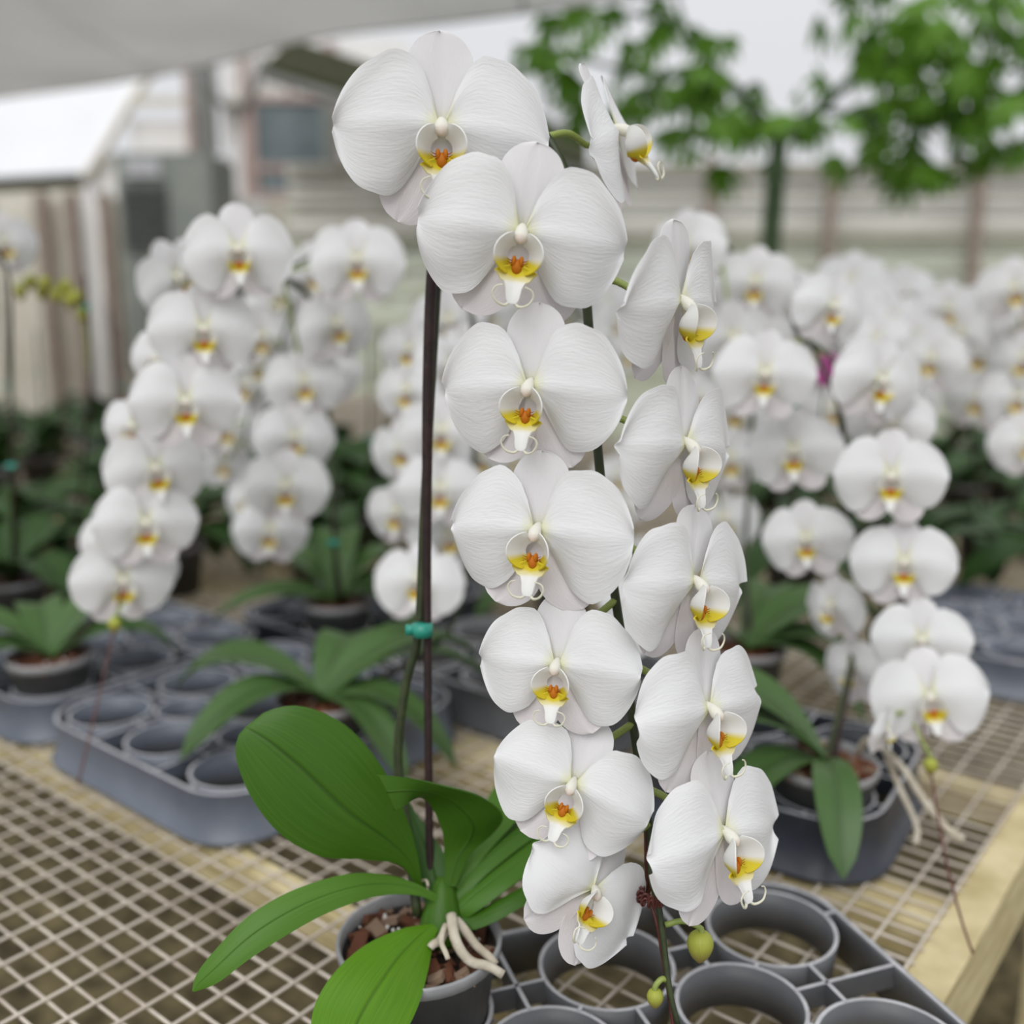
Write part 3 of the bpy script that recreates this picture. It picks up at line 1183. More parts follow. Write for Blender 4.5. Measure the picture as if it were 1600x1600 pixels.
def unit_leaf(seed, arch, tip):
    r = np.random.RandomState(seed)
    n, m = 14, 7
    s = np.linspace(0, 1, n)
    w = curve1([0, .1, .3, .55, .75, .9, .97, 1], [.05, .09, .15, .18, .165, .11, .06, 0.0], s)
    x = s * np.cos(arch * s * .6)
    z = arch * s * .75 - tip * s ** 2
    t = np.linspace(-1, 1, m)
    T, S = np.meshgrid(t, s)
    V = np.stack([np.repeat(x[:, None], m, 1), T * w[:, None], z[:, None] + np.abs(T) * w[:, None] * .28 + .02 * np.sin(4 * S + seed) * T], 2)
    g = G()
    mid = np.exp(-(T / .12) ** 2)[..., None]
    g.grid(V[:, ::-1], .012, np.ones((n, m, 3)) * (1 - .25 * mid), np.stack([S, T, 0 * S], 2))
    me = g.mesh('leaf')
    return me


LEAFM = [unit_leaf(1, .9, .75), unit_leaf(2, .7, .95), unit_leaf(3, 1.25, .85), unit_leaf(4, .5, .5)]
LEAFD = [m.copy() for m in LEAFM]
for m in LEAFM:
    m.materials.append(M_LEAFS)
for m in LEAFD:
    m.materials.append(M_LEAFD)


def pot_geo(r, h):
    g = G()
    g.lathe([(r * .72, 0), (r * .94, h - .012), (r * .985, h - .011), (r, h - .002), (r * .985, h), (r * .95, h - .001), (r * .93, h - .012), (r * .72, .004)], 40, close=True)
    me = g.mesh('pot')
    me.materials.append(M_POT)
    me.materials.append(M_POTW)
    for p in me.polygons:
        if p.center.z > h - .009 and math.hypot(p.center.x, p.center.y) > r * .8:
            p.material_index = 1
    return me


def soil_geo(r):
    g = G()
    rr = np.linspace(0.0, 1, 8)
    V = []
    for q in rr:
        V.append([(r * q * math.cos(2 * math.pi * k / 24), r * q * math.sin(2 * math.pi * k / 24),
                   .004 * math.sin(k * 1.9 + q * 11)) for k in range(25)])
    g.grid(np.array(V))
    return g


def chip_meshes():
    out = []
    for s in range(6):
        r = np.random.RandomState(s)
        g = G()
        a, b, c = r.uniform(.7, 1.3), r.uniform(.45, .8), r.uniform(.25, .5)
        v = [(x * a * r.uniform(.7, 1.1), y * b * r.uniform(.7, 1.1), z * c * r.uniform(.7, 1.1))
             for x in (-.5, .5) for y in (-.5, .5) for z in (-.5, .5)]
        g.add(v, [(0, 1, 3, 2), (4, 6, 7, 5), (0, 4, 5, 1), (2, 3, 7, 6), (0, 2, 6, 4), (1, 5, 7, 3)])
        me = g.mesh('bark_chip', False)
        me.materials.append(M_BARK if s % 3 else M_BARKL)
        out.append(me)
    return out


CHIPS = chip_meshes()
g = G()
g.lathe([(0.0, -.5), (.35, -.36), (.5, 0), (.35, .36), (0, .5)], 8)
PERL = g.mesh('perlite_grain')
PERL.materials.append(M_PERL)
POT_BG = pot_geo(.062, .11)
SOIL_BG = soil_geo(.056).mesh('potting_mix')
SOIL_BG.materials.append(M_BARK)


def chips(pot, r, z, n, rs, sc=0.012, perl=0):
    for i in range(n):
        a, q = rs.uniform(0, 6.28), r * math.sqrt(rs.uniform(0, 1))
        o = obj('bark_chip', CHIPS[rs.randint(6)], None, pot, loc=(q * math.cos(a), q * math.sin(a), z + rs.uniform(-.002, .006)))
        o.rotation_euler = (rs.uniform(-.6, .6), rs.uniform(-.6, .6), rs.uniform(0, 6.28))
        k = sc * rs.uniform(.45, 1.5)
        o.scale = (k, k * rs.uniform(.6, 1.2), k)
    for i in range(perl):
        a, q = rs.uniform(0, 6.28), r * math.sqrt(rs.uniform(0, 1))
        o = obj('perlite_grain', PERL, None, pot, loc=(q * math.cos(a), q * math.sin(a), z + .006))
        k = rs.uniform(.002, .005)
        o.scale = (k, k, k)


def bud_geo(L):
    g = G()
    n = 12
    pts = [(0, 0, -L * t) for t in np.linspace(0, 1, n)]
    r = L * .36 * np.sin(np.pi * np.clip(np.linspace(.04, 1, n) ** .75, 0, 1)) ** .75 + .0005
    cc = np.array([np.array([.42, .46, .07]) * (1 - t) + np.array([.36, .22, .08]) * t for t in np.linspace(0, 1, n) ** 2])
    g.tube(pts, r, 14, col=cc)
    return g


M_BUDV = leaf_mat('bud_skin', (0.85, 0.85, 0.85), (1, 1, 1), rough=.45, trans=.1)


def stake_with_clip(root, pts, r, clips=(), seg=10):
    L = Vector(root.location)
    g = G()
    g.tube([Vector(p) - L for p in spline(pts, 40)], r, seg)
    so_ = obj('stake', g, M_STAKE, root)
    register(Matrix.Translation(root.location), so_.data, root.name)
    for c in clips:
        g = G()
        c = Vector(c) - L
        g.tube([c + Vector((0, 0, -.004)), c + Vector((0, 0, .004))], r * 2.3, 12)
        g.box((c.x - r * 4.5, c.y - .002, c.z - .003), (c.x - r * 2, c.y + .002, c.z + .003))
        obj('stake_clip', g, M_CLIP, root)


# ------------------------------------------------------------------ the large orchid in front
main = thing('potted_orchid', 'large white moth orchid whose two rows of blooms cascade past a broad upright leaf', 'orchid', tuple(POTC))
ML = Vector(main.location)
PH, PR = 0.115, 0.069
pot = obj('pot', pot_geo(PR, PH), None, main)
so = obj('potting_mix', soil_geo(PR * .92), M_SOIL, pot, loc=(0, 0, PH - .016))
chips(pot, PR * .86, PH - .014, 130, np.random.RandomState(3), .0125, 30)


def q3(pts, d=None):
    return [P(*p) - ML for p in pts]


leaf_specs = [
    # broad upright leaf
    ([(660, 1385, .850), (655, 1350, .845), (640, 1290, .84), (603, 1208, .83), (545, 1137, .82), (475, 1104, .81), (420, 1110, .805), (384, 1136, .80)],
     [(652, 1388, .850), (625, 1352, .84), (565, 1343, .825), (500, 1338, .81), (440, 1305, .80), (395, 1250, .795), (370, 1190, .795), (370, 1155, .797), (384, 1136, .80)], .06, .012, (1, 1, 1)),
    # upright leaf folding over
    ([(712, 1385, .85), (735, 1335, .855), (768, 1305, .86), (786, 1275, .85), (752, 1246, .835), (690, 1228, .81), (640, 1216, .79), (590, 1210, .775)],
     [(694, 1385, .85), (694, 1340, .85), (692, 1302, .845), (676, 1264, .835), (660, 1247, .82), (645, 1250, .80), (634, 1258, .785), (618, 1266, .775)], -.04, .02, (1, 1, 1)),
    # narrow inner leaf
    ([(702, 1440, .85), (708, 1390, .86), (700, 1345, .87), (672, 1300, .88), (645, 1262, .89), (632, 1240, .895)],
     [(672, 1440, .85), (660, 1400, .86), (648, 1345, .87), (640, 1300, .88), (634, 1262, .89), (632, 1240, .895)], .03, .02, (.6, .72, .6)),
    # long leaf arching over the mesh, its sheen put into the pale tint
    ([(690, 1402, .845), (650, 1380, .84), (600, 1366, .83), (540, 1366, .81), (460, 1390, .79), (390, 1430, .775), (340, 1480, .765), (308, 1520, .76), (300, 1548, .757)],
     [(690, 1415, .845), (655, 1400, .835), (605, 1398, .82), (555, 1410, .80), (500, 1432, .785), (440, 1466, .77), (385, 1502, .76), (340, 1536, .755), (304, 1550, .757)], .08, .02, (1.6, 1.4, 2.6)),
    # low front leaf
    ([(665, 1444, .835), (625, 1452, .82), (570, 1477, .80), (522, 1520, .775), (492, 1570, .755), (486, 1620, .735), (500, 1655, .725), (540, 1680, .72)],
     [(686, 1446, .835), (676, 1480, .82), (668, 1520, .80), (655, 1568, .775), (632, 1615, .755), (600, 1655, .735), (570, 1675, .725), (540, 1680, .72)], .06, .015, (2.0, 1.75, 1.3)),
    # leaves on the far side
    ([(705, 1385, .86), (722, 1335, .88), (750, 1275, .91), (785, 1215, .95), (830, 1165, .99), (880, 1130, 1.02)],
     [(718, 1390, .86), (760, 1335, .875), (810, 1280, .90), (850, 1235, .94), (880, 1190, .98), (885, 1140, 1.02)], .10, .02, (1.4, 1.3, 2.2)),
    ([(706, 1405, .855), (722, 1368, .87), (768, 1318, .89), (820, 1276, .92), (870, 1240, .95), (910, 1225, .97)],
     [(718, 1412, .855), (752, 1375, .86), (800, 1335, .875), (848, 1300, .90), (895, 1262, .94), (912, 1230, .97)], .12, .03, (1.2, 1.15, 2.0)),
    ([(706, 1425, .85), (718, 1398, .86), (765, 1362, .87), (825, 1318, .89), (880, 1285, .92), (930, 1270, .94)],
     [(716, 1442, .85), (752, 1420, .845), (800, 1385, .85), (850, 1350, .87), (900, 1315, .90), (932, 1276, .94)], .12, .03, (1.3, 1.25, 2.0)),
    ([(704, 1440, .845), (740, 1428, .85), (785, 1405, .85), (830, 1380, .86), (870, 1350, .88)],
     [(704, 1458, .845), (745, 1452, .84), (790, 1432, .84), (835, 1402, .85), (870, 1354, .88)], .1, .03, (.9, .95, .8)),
]
for A_, B_, lift, fold, tint in leaf_specs:
    obj('leaf', loft(q3(A_), q3(B_), lift, col=tint, fold=fold), M_LEAF, main)
# crown where the leaves meet
g = G()
g.tube(spline(q3([(690, 1475, .85), (690, 1440, .85), (692, 1400, .855), (694, 1370, .86)]), 10), np.array([.012, .017, .019, .018, .017, .015, .013, .011, .009, .006]), 14)
obj('crown', g, M_LEAF, main)
for pts, r in (([(705, 1430, .83), (712, 1470, .815), (735, 1500, .81), (760, 1510, .81), (786, 1524, .808)], .0045),
               ([(712, 1438, .835), (735, 1465, .83), (758, 1490, .825), (775, 1508, .82)], .004),
               ([(700, 1452, .83), (685, 1470, .82), (672, 1482, .815)], .004),
               ([(696, 1446, .825), (690, 1470, .81), (700, 1500, .80)], .0025)):
    g = G()
    q = spline(q3(pts), 18)
    q[:, 2] += .0012 * np.sin(np.linspace(0, 9, 18))
    g.tube(q, np.linspace(r, r * .8, 18), 9)
    obj('root', g, M_ROOT, main)

spike = [(652, 1430, .850), (640, 1330, .86), (628, 1240, .875), (622, 1170, .88), (634, 1070, .878), (654, 985, .872), (663, 800, .86),
         (676, 560, .845), (688, 380, .83), (706, 275, .82), (750, 205, .80), (810, 185, .785), (862, 225, .775), (895, 310, .77), (912, 420, .77),
         (922, 540, .77), (934, 700, .77), (950, 850, .77), (964, 950, .77), (980, 1050, .77), (990, 1140, .77), (1004, 1230, .768), (1016, 1300, .765),
         (1018, 1370, .763), (1030, 1420, .76), (1038, 1480, .757), (1046, 1545, .753), (1062, 1612, .75)]
sp3 = spline([P(*p) for p in spike], 150)
g = G()
g.tube([Vector(p) - ML for p in sp3], np.interp(np.linspace(0, 1, 150), [0, .5, .8, 1], [.0042, .0038, .0035, .002]), 10)
obj('flower_spike', g, M_STEM, main)


def near_stem(pos):
    d = np.linalg.norm(sp3[75:] - np.array(pos), axis=1)
    i = 75 + int(np.argmin(d))
    return Vector(sp3[i])


stake_with_clip(main, [P(676, 1470, .86), P(671, 1300, .872), P(668, 985, .868), P(667, 800, .855), P(669, 600, .84), P(675, 430, .825), P(690, 300, .812), P(712, 255, .805)],
                np.interp(np.linspace(0, 1, 40), [0, .45, .7, 1], [.0034, .0036, .0048, .0048]), [P(661, 985, .866)] if False else [])
g = G()
c = P(660, 984, .862) - ML
g.tube([c + Vector((0, 0, -.005)), c + Vector((0, 0, .005))], .009, 12)
g.box((c.x - .014, c.y - .003, c.z - .004), (c.x - .006, c.y + .003, c.z + .004))
obj('stake_clip', g, M_CLIP, main)
for x0, y0 in ((663, 1388),):
    g = G()
    c = P(650, 1385, .848) - ML
    g.tube(spline([c + Vector((.010 * math.cos(a), .010 * math.sin(a), .002 * math.sin(3 * a))) for a in np.linspace(0, 6.1, 12)], 30), .0012, 6)
    obj('dry_sheath', g, M_ROOT, main)

fg = [  # px, py, full width px, depth, yaw, pitch, roll, lean
    (690, 196, 338, .705, 0, 8, -1, 0),
    (815, 362, 332, .690, 0, 0, -8, 0),
    (828, 602, 300, .705, -16, -4, -3, 0),
    (840, 828, 300, .715, -18, -6, -4, 0),
    (870, 1038, 260, .722, -14, -10, -4, 0),
    (895, 1224, 262, .728, -8, -14, -22, 0),
    (926, 1390, 250, .735, 38, -14, -32, 0),
    (962, 205, 276, .790, 80, 0, 0, 22),
    (1064, 472, 300, .718, 62, -4, 0, 0),
    (1072, 694, 292, .725, 55, -6, 0, 0),
    (1086, 910, 292, .730, 52, -8, -4, 0),
    (1108, 1108, 292, .733, 50, -12, 4, 4),
    (1132, 1302, 300, .735, 49, -14, 8, 5),
]
for i, (px, py, W, d, ya, pi_, ro, le) in enumerate(fg):
    pos = P(px, py, d)
    add_flower(main, flower_set(20 + i), pos, W * d / F / 2, ya, pi_, ro, le, near_stem(pos + Vector((0, .02, .03))), ped_r=.0026)

# support wire, twisted tie, buds at the tip
g = G()
g.tube(spline(q3([(1000, 1150, .772), (1008, 1260, .77), (1012, 1390, .77), (1026, 1440, .763), (1040, 1520, .76), (1052, 1600, .755), (1060, 1660, .75)]), 50), .0016, 7)
obj('support_wire', g, M_WIRE, main)
g = G()
c = P(1020, 1398, .760) - ML
th = np.linspace(0, 2 * math.pi * 2.1, 240)
co = [c + Vector((.0095 * math.cos(a) + .0025 * math.cos(13 * a) * math.cos(a), .0095 * math.sin(a), .0035 * math.sin(13 * a) + .002 * math.sin(a * .5))) for a in th]
g.tube(co, .0011, 6)
obj('twist_tie', g, M_WIRE, main)
for (x, y, d, L, sx, sy) in ((1095, 1456, .755, .026, 1040, 1445), (1024, 1546, .752, .016, 1046, 1535)):
    tip = P(x, y, d) - ML
    b = obj('bud', bud_geo(L), M_BUDV, main, loc=tuple(tip))
    b.rotation_euler = (.1, -.15, 0)
    s3 = P(sx, sy, .757) - ML
    g = G()
    g.tube([Vector(v) - tip for v in spline([s3, s3.lerp(tip, .5) + Vector((0, 0, .006)), tip + Vector((0, 0, .003)), tip - Vector((0, 0, .003))], 12)], .0022, 8)
    obj('bud_stalk', g, M_PED, b)
    b.rotation_euler = (0, 0, 0)

# ------------------------------------------------------------------ orchids behind
def bg_orchid(label, pot_px, flowers, leaves, seed, stake_px=None, clips=(), size=.125, tray_z=.0036, group=None, bud=None, spike_extra=None, light=True, pot_on=True):
    rs = np.random.RandomState(seed)
    base = PZ(pot_px[0], pot_px[1], Z0 + .11)
    flat = Vector((base.x, base.y, 0))
    free = [c for c in CC if all((c - b).length > .1 for b in BASES)]
    if free:
        c = min(free, key=lambda c: (c - flat).length)
        if (c - flat).length < .13:
            base.x, base.y = c.x, c.y
        else:
            for dx, dy in ((0, 0), (.04, 0), (-.04, 0), (0, .04), (.04, .04), (-.04, .04), (.08, 0), (-.08, 0), (0, .08), (.08, .08), (-.08, .08)):
                if clashes(Matrix.Translation((flat.x + dx, flat.y + dy, Z0 + .0036)), POT_BG, '') == 0:
                    base.x, base.y = flat.x + dx, flat.y + dy
                    break
    BASES.append(Vector((base.x, base.y, 0)))
    root = thing('potted_orchid', label, 'orchid', (base.x, base.y, Z0 + tray_z), group)
    L = Vector(root.location)
    pt = obj('pot', POT_BG, None, root)
    register(Matrix.Translation(root.location), POT_BG, root.name)
    register(Matrix.Translation(root.location + Vector((0, 0, .098))), SOIL_BG, root.name)
    obj('potting_mix', SOIL_BG, None, pt, loc=(0, 0, .098))
    if len(pot_px) > 2:
        chips(pt, .052, .100, 40, rs, .014, 6)
    for (az, ln, k, tilt) in leaves:
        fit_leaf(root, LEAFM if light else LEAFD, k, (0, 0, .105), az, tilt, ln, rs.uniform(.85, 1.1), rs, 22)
    pos, dep = [], []
    for fl in flowers:
        d = min(max(F * size / fl[2], base.y - .30), base.y + .22) if len(fl) < 7 or fl[6] is None else fl[6]
        dep.append(d)
        pos.append(P(fl[0], fl[1], d))
    if not pos:
        return root
    order = sorted(range(len(pos)), key=lambda i: flowers[i][1])
    cen = []
    for i in range(0, len(order)):
        j = order[max(0, i - 1):i + 2]
        q = sum((pos[k] for k in j), Vector()) / len(j)
        away = (q - CAM).normalized()
        cen.append(q + away * .05)
    keep = [cen[0]]
    for q in cen[1:]:
        if (q - keep[-1]).length > .03:
            keep.append(q)
    top = keep[0]
    b0 = Vector((base.x, base.y, Z0 + .10))
    if stake_px:
        sk = [P(*s) for s in stake_px]
        stake_with_clip(root, [b0 + Vector((.01, 0, 0))] + sk, .0032, [P(*c) for c in clips])
        up = sk
    else:
        up = [b0.lerp(Vector((top.x, top.y, top.z)), .5) + Vector((0, .06, .05))]
        stake_with_clip(root, [b0 + Vector((.012, .01, 0)), up[0] + Vector((.01, .01, 0)), Vector((b0.x + .02, b0.y + .02, top.z))], .0032)
    path = spline([b0] + up + [top + Vector((0, .03, .03))] + keep, 70)
    g = G()
    g.tube([Vector(p) - L for p in path], np.linspace(.004, .002, 70), 7)
    fs = obj('flower_spike', g, M_STEM, root)
    register(Matrix.Translation(root.location), fs.data, root.name)
    for fl, p, dd in zip(flowers, pos, dep):
        ya = fl[3] if len(fl) > 3 else rs.uniform(-12, 12)
        pi_ = fl[4] if len(fl) > 4 else rs.uniform(-12, 0)
        ro = fl[5] if len(fl) > 5 else rs.uniform(-6, 6)
        half = fl[2] * dd / F / 2
        fset = FSETS[rs.randint(4)]
        best = None
        for dz in (0, .02, -.02, .04, -.04, .06, -.06, .09, -.09, .12, -.12, .16, -.16, .2):
            p2 = P(fl[0], fl[1], dd + dz)
            h2 = half * (dd + dz) / dd
            M = Matrix.Translation(p2) @ view_rot(p2, ya, pi_, ro).to_4x4() @ Matrix.Scale(h2, 4)
            n = sum(clashes(M, fset[q], root.name, Z0 + .006) for q in ('petal1', 'petal-1', 's0', 's1', 's2', 'lip'))
            b1 = M @ Vector((0, -.05, -.32))
            st = Vector(path[20 + int(np.argmin(np.linalg.norm(path[20:] - np.array(p2), axis=1)))])
            n += 3 * (crossed(b1, st, root.name) + crossed(p2, b1, root.name))
            if best is None or n < best[0]:
                best = (n, p2, h2, M)
            if n == 0:
                break
        n, p, half, M = best
        for q in ('petal1', 'petal-1', 's0', 's1', 's2', 'lip'):
            register(M, fset[q], root.name)
        d = np.linalg.norm(path[20:] - np.array(p), axis=1)
        st = path[20 + int(np.argmin(d))]
        add_flower(root, fset, p, half, ya, pi_, ro, 0, st)
    if bud:
        for (x, y, d, Lb) in bud:
            tip = P(x, y, d) - L
            b = obj('bud', bud_geo(Lb), M_BUDV, root, loc=tuple(tip))
            g = G()
            e = Vector(path[-1]) - L
            g.tube([v for v in (Vector(q) - tip for q in spline([e, e.lerp(tip, .5), tip], 6))], .0018, 6)
            obj('bud_stalk', g, M_PED, b)
    return root


bg_orchid('white moth orchid leaning in a slanting cascade above a pale bark pot', (160, 1012, 1), [
    (372, 388, 172, 0, 5, 0), (276, 432, 140, 35, 0, 25), (318, 512, 168, 0, 0, 0), (290, 625, 168, 0, -4, 0), (243, 730, 158, 5, -6, 8),
    (228, 815, 158, 2, -8, 2), (192, 905, 155, 6, -10, 2), (248, 560, 120, -40, 0, 0, 1.28), (210, 665, 120, -35, 0, 0, 1.27), (160, 850, 110, -45, -5, 0, 1.40),
    (240, 890, 100, 35, -5, 0, 1.40)],
    [(20, .21, 0, 0), (60, .24, 2, 5), (170, .22, 0, 8), (195, .2, 1, 5), (120, .2, 2, 0)], 1,
    [(196, 900, 1.50), (240, 700, 1.48), (300, 500, 1.44), (345, 420, 1.4)], [], bud=[(178, 965, 1.22, .02)])
bg_orchid('white moth orchid with a dark stake bent over its two rows of blooms', (490, 955, 1), [
    (558, 405, 150, 0, 5, 0), (490, 425, 115, 10, 0, 0), (525, 505, 130, 25, 0, 0), (520, 580, 110, 25, 0, 0), (410, 525, 108, -10), (440, 455, 95, 0), (475, 595, 128), (382, 600, 100),
    (355, 668, 105), (350, 722, 90), (460, 682, 128), (447, 758, 135), (422, 828, 118), (385, 780, 90, -40), (430, 480, 100, 0), (400, 570, 100)],
    [(40, .2, 2, 12), (95, .23, 2, 20), (140, .24, 0, 12), (320, .2, 1, 0), (200, .22, 3, 5), (10, .22, 0, 5)], 2,
    [(523, 848, 1.62), (518, 700, 1.60), (500, 520, 1.56), (478, 455, 1.52), (438, 430, 1.50)], [(523, 848, 1.615), (496, 508, 1.555)])
bg_orchid('white moth orchid flowering behind the dark stake with leaves spread over the blue-grey tray', (548, 1128, 1), [
    (640, 545, 105, -20), (700, 500, 120), (705, 570, 125, 10), (635, 610, 110, -25), (690, 672, 138), (628, 700, 115, -25), (688, 762, 138), (620, 800, 115, -30), (700, 835, 125, 10),
    (655, 905, 145, -6), (745, 600, 85, 20), (752, 715, 95, 20), (730, 540, 90), (765, 780, 90, 15)],
    [(172, .235, 0, 8), (190, .2, 1, 0), (25, .26, 0, 12), (48, .28, 1, 14), (350, .20, 1, 0), (320, .17, 1, 0), (80, .2, 2, 0)], 3,
    [(700, 985, 1.42), (735, 780, 1.46), (745, 600, 1.46), (735, 480, 1.44)], [])
bg_orchid('white moth orchid half hidden in the gap between the two front rows', (880, 900), [
    (825, 470, 115, 0), (950, 470, 80), (966, 502, 85, 5), (985, 548, 90), (930, 525, 70), (845, 700, 80), (805, 715, 80), (965, 745, 85), (975, 790, 70), (780, 480, 100), (1000, 870, 75),
    (770, 700, 70)],
    [(30, .24, 0, 0), (150, .24, 0, 0), (80, .26, 2, 0), (200, .2, 1, 0), (340, .22, 0, 0)], 4,
    [(852, 1000, 1.55), (840, 800, 1.58), (830, 600, 1.58), (832, 450, 1.56)], [])
bg_orchid('white moth orchid hanging toward the timber edge from a bark pot in the navy tray', (1330, 1178, 1), [
    (1195, 582, 160, 5, 0, -4), (1375, 592, 160, 35, -4, -14), (1300, 478, 130, 30, 0, -15), (1240, 702, 150, -5, -4, 4), (1392, 742, 170, 5, -4, -2), (1260, 840, 140, -8, -6, 4),
    (1412, 876, 160, 3, -6, -2, 1.2), (1440, 998, 150, 4, -8, -4, 1.16), (1452, 1086, 178, 10, -8, 6), (1300, 945, 125, -46, -8, 0), (1332, 1045, 125, -44, -8, 0), (1385, 1140, 90, 70, -20, 10, 1.07),
    (1395, 660, 130, 5, -4, 0, 1.3)],
    [(175, .22, 0, 12), (200, .16, 1, 0), (262, .155, 1, 2), (150, .22, 0, 20)], 5,
    [(1335, 1000, 1.34), (1325, 800, 1.36), (1312, 640, 1.34)], [(1240, 632, 1.36)], bud=[(1455, 1185, 1.10, .02)])
bg_orchid('white moth orchid standing tall between the front plant and the slatted wall', (1165, 1010), [
    (1072, 385, 140, -35, 0, 10), (1180, 440, 130, 0), (1145, 525, 135, 5), (1095, 450, 110), (1150, 640, 115, 0), (1140, 715, 120, 5), (1130, 810, 118, 10), (1215, 455, 110, 20), (1090, 620, 90), (1125, 560, 100), (1250, 470, 110, 20),
    (1100, 520, 100), (1190, 520, 100), (988, 940, 110, -10, -8, 0, 1.30), (970, 990, 100, -15, -8, 0, 1.28)],
    [(10, .26, 0, 12), (170, .24, 0, 5), (60, .24, 2, 0), (330, .2, 1, 0), (350, .24, 1, 5)], 6,
    [(1165, 850, 1.62), (1175, 650, 1.62), (1165, 430, 1.58)], [])

pe = bpy.data.objects['potted_orchid.005']
for pts, r, nm, mm in (([(1375, 1165, 1.22), (1410, 1200, 1.16), (1440, 1245, 1.12), (1475, 1290, 1.10), (1505, 1312, 1.09)], .0042, 'root', M_ROOT),
                       ([(1380, 1170, 1.22), (1405, 1230, 1.16), (1432, 1290, 1.14), (1430, 1320, 1.13)], .0035, 'root', M_ROOT),
                       ([(1340, 1180, 1.22), (1350, 1160, 1.2), (1372, 1150, 1.18)], .004, 'root', M_ROOT),
                       ([(1440, 1130, 1.13), (1455, 1210, 1.10), (1475, 1330, 1.05), (1500, 1430, 1.0), (1520, 1490, .98)], .0013, 'support_wire', M_WIRE)):
    g = G()
    g.tube([Vector(v) - Vector(pe.location) for v in spline([P(*q) for q in pts], 20)], r, 7)
    obj(nm, g, mm, pe)
pa = bpy.data.objects['potted_orchid.001']
g = G()
g.tube([Vector(v) - Vector(pa.location) for v in spline([P(*q) for q in ((190, 920, 1.27), (168, 1030, 1.25), (140, 1150, 1.2), (122, 1225, 1.17))], 20)], .0013, 6)
obj('support_wire', g, M_WIRE, pa)

# blooming rows far on the right and at the left margin
right_pl = [((1440, 862), [(1430, 525), (1395, 500), (1455, 560), (1425, 620), (1340, 478), (1370, 530)]),
            ((1540, 826), [(1550, 480), (1480, 482), (1530, 552), (1530, 622), (1500, 520), (1570, 530)]),
            ((1650, 880), [(1600, 560), (1598, 500), (1605, 690), (1590, 620), (1585, 450)]),
            ((1345, 822), [(1330, 440), (1350, 470), (1380, 470), (1410, 455), (1310, 520), (1360, 560)]),
            ((1240, 862), [(1240, 520), (1270, 540), (1225, 620), (1330, 600), (1300, 640)])]
for i, (pp, fl) in enumerate(right_pl):
    rs = np.random.RandomState(50 + i)
    bg_orchid('white moth orchid in the crowd of blooms before the slatted wall', pp,
              [(x, y, rs.uniform(98, 116), rs.uniform(-25, 25), rs.uniform(-10, 5), rs.uniform(-12, 12)) for x, y in fl],
              [(rs.uniform(0, 360), rs.uniform(.2, .26), rs.randint(4), rs.uniform(0, 15)) for _ in range(6)], 60 + i, light=False,
              group='orchids crowded before the slatted wall')
bg_orchid('white moth orchid with one bloom cut by the picture edge above a dark stake', (20, 905), [(5, 378, 112, 20, 0, 0), (-60, 420, 100)],
          [(a, .24, a % 4, 8) for a in (10, 70, 130, 200, 260, 320)], 71, [(18, 700, 1.75), (14, 440, 1.72), (-20, 380, 1.7)], [(20, 728, 1.745)], light=False)
yb = bg_orchid('leafy orchid with a spray of yellow-green buds beside a thin stake', (115, 880), [],
               [(a, .25, a % 4, 10) for a in (30, 90, 150, 210, 280, 340)], 72, light=False)
Lb = Vector(yb.location)
stake_with_clip(yb, [Lb + Vector((0, 0, .1)), P(140, 600, 1.9), P(132, 430, 1.88)], .003, [P(136, 480, 1.88)])
pts = spline([P(140, 600, 1.9), P(125, 470, 1.88), P(80, 445, 1.87), P(25, 440, 1.86)], 20)
g = G()
g.tube([Vector(p) - Lb for p in pts], .0022, 6)
obj('flower_spike', g, M_PED, yb)
for k in range(9):
    p = Vector(pts[min(19, 10 + k)]) - Lb + Vector((0, -.01 * (k % 3), -.004 + .018 * (k % 2)))
    obj('bud', bud_geo(.03), M_BUDV, yb, loc=tuple(p))
mg = thing('magenta_bloom', 'small magenta orchid bloom peeking between white flowers', 'flower', tuple(P(1296, 578, 1.75)))
g = G()
for a, L in ((90, .03), (-60, .028), (-120, .028), (160, .02), (20, .02)):
    V, c, st = sepal_grid(math.radians(a), L, .014, 3, 0, 0.0)
    g.grid(V * np.array([1, 1, .1]), .0006)
mo = obj('petals', g, M_MAG, mg)
mo.rotation_euler = (math.radians(80), 0, 0)
g = G()
mb = Vector(mg.location)
g.tube(spline([Vector((0, .004, 0)), Vector((.0, .03, -.1)), Vector((.01, .05, Z0 + .05 - mb.z))], 16), .002, 6)
obj('stalk', g, M_STEM, mg)

# leafy plants without flowers
LAB = {(True, False): 'dark leafy orchid without flowers, tied to a stake, behind the white blooms',
       (False, False): 'dark leafy orchid without flowers or stake behind the white blooms',
       (True, True): 'dark leafy orchid with a bare stake on the bench across the aisle',
       (False, True): 'dark leafy orchid without a stake on the bench across the aisle'}
spots = [(b.x, b.y) for b in BASES] + [(c.x, c.y) for c in CC]
n_busy = len(spots)
for X0, X1, Y0, Y1, n in ((-2.3, -0.95, 1.75, 4.4, 26), (-0.75, 0.0, 1.8, 4.0, 18), (0.75, 2.2, 1.75, 3.6, 18)):
    k = 0
    tries = 0
    while k < n and tries < 900:
        tries += 1
        x, y = rng.uniform(X0, X1), rng.uniform(Y0, Y1)
        s, w = sw(Vector((x, y, 0)))
        if not (0.08 < w < BW - .1 and s < 2.8 or 2.87 < w < 4.55 and .3 < s < 3.6):
            continue
        if abs(x) > y * .62 or any((x - a) ** 2 + (y - b) ** 2 < .215 ** 2 for a, b in spots):
            continue
        if clashes(Matrix.Translation((x, y, Z0 + .0036)), POT_BG, ''):
            continue
        spots.append((x, y))
        k += 1
leafy = []
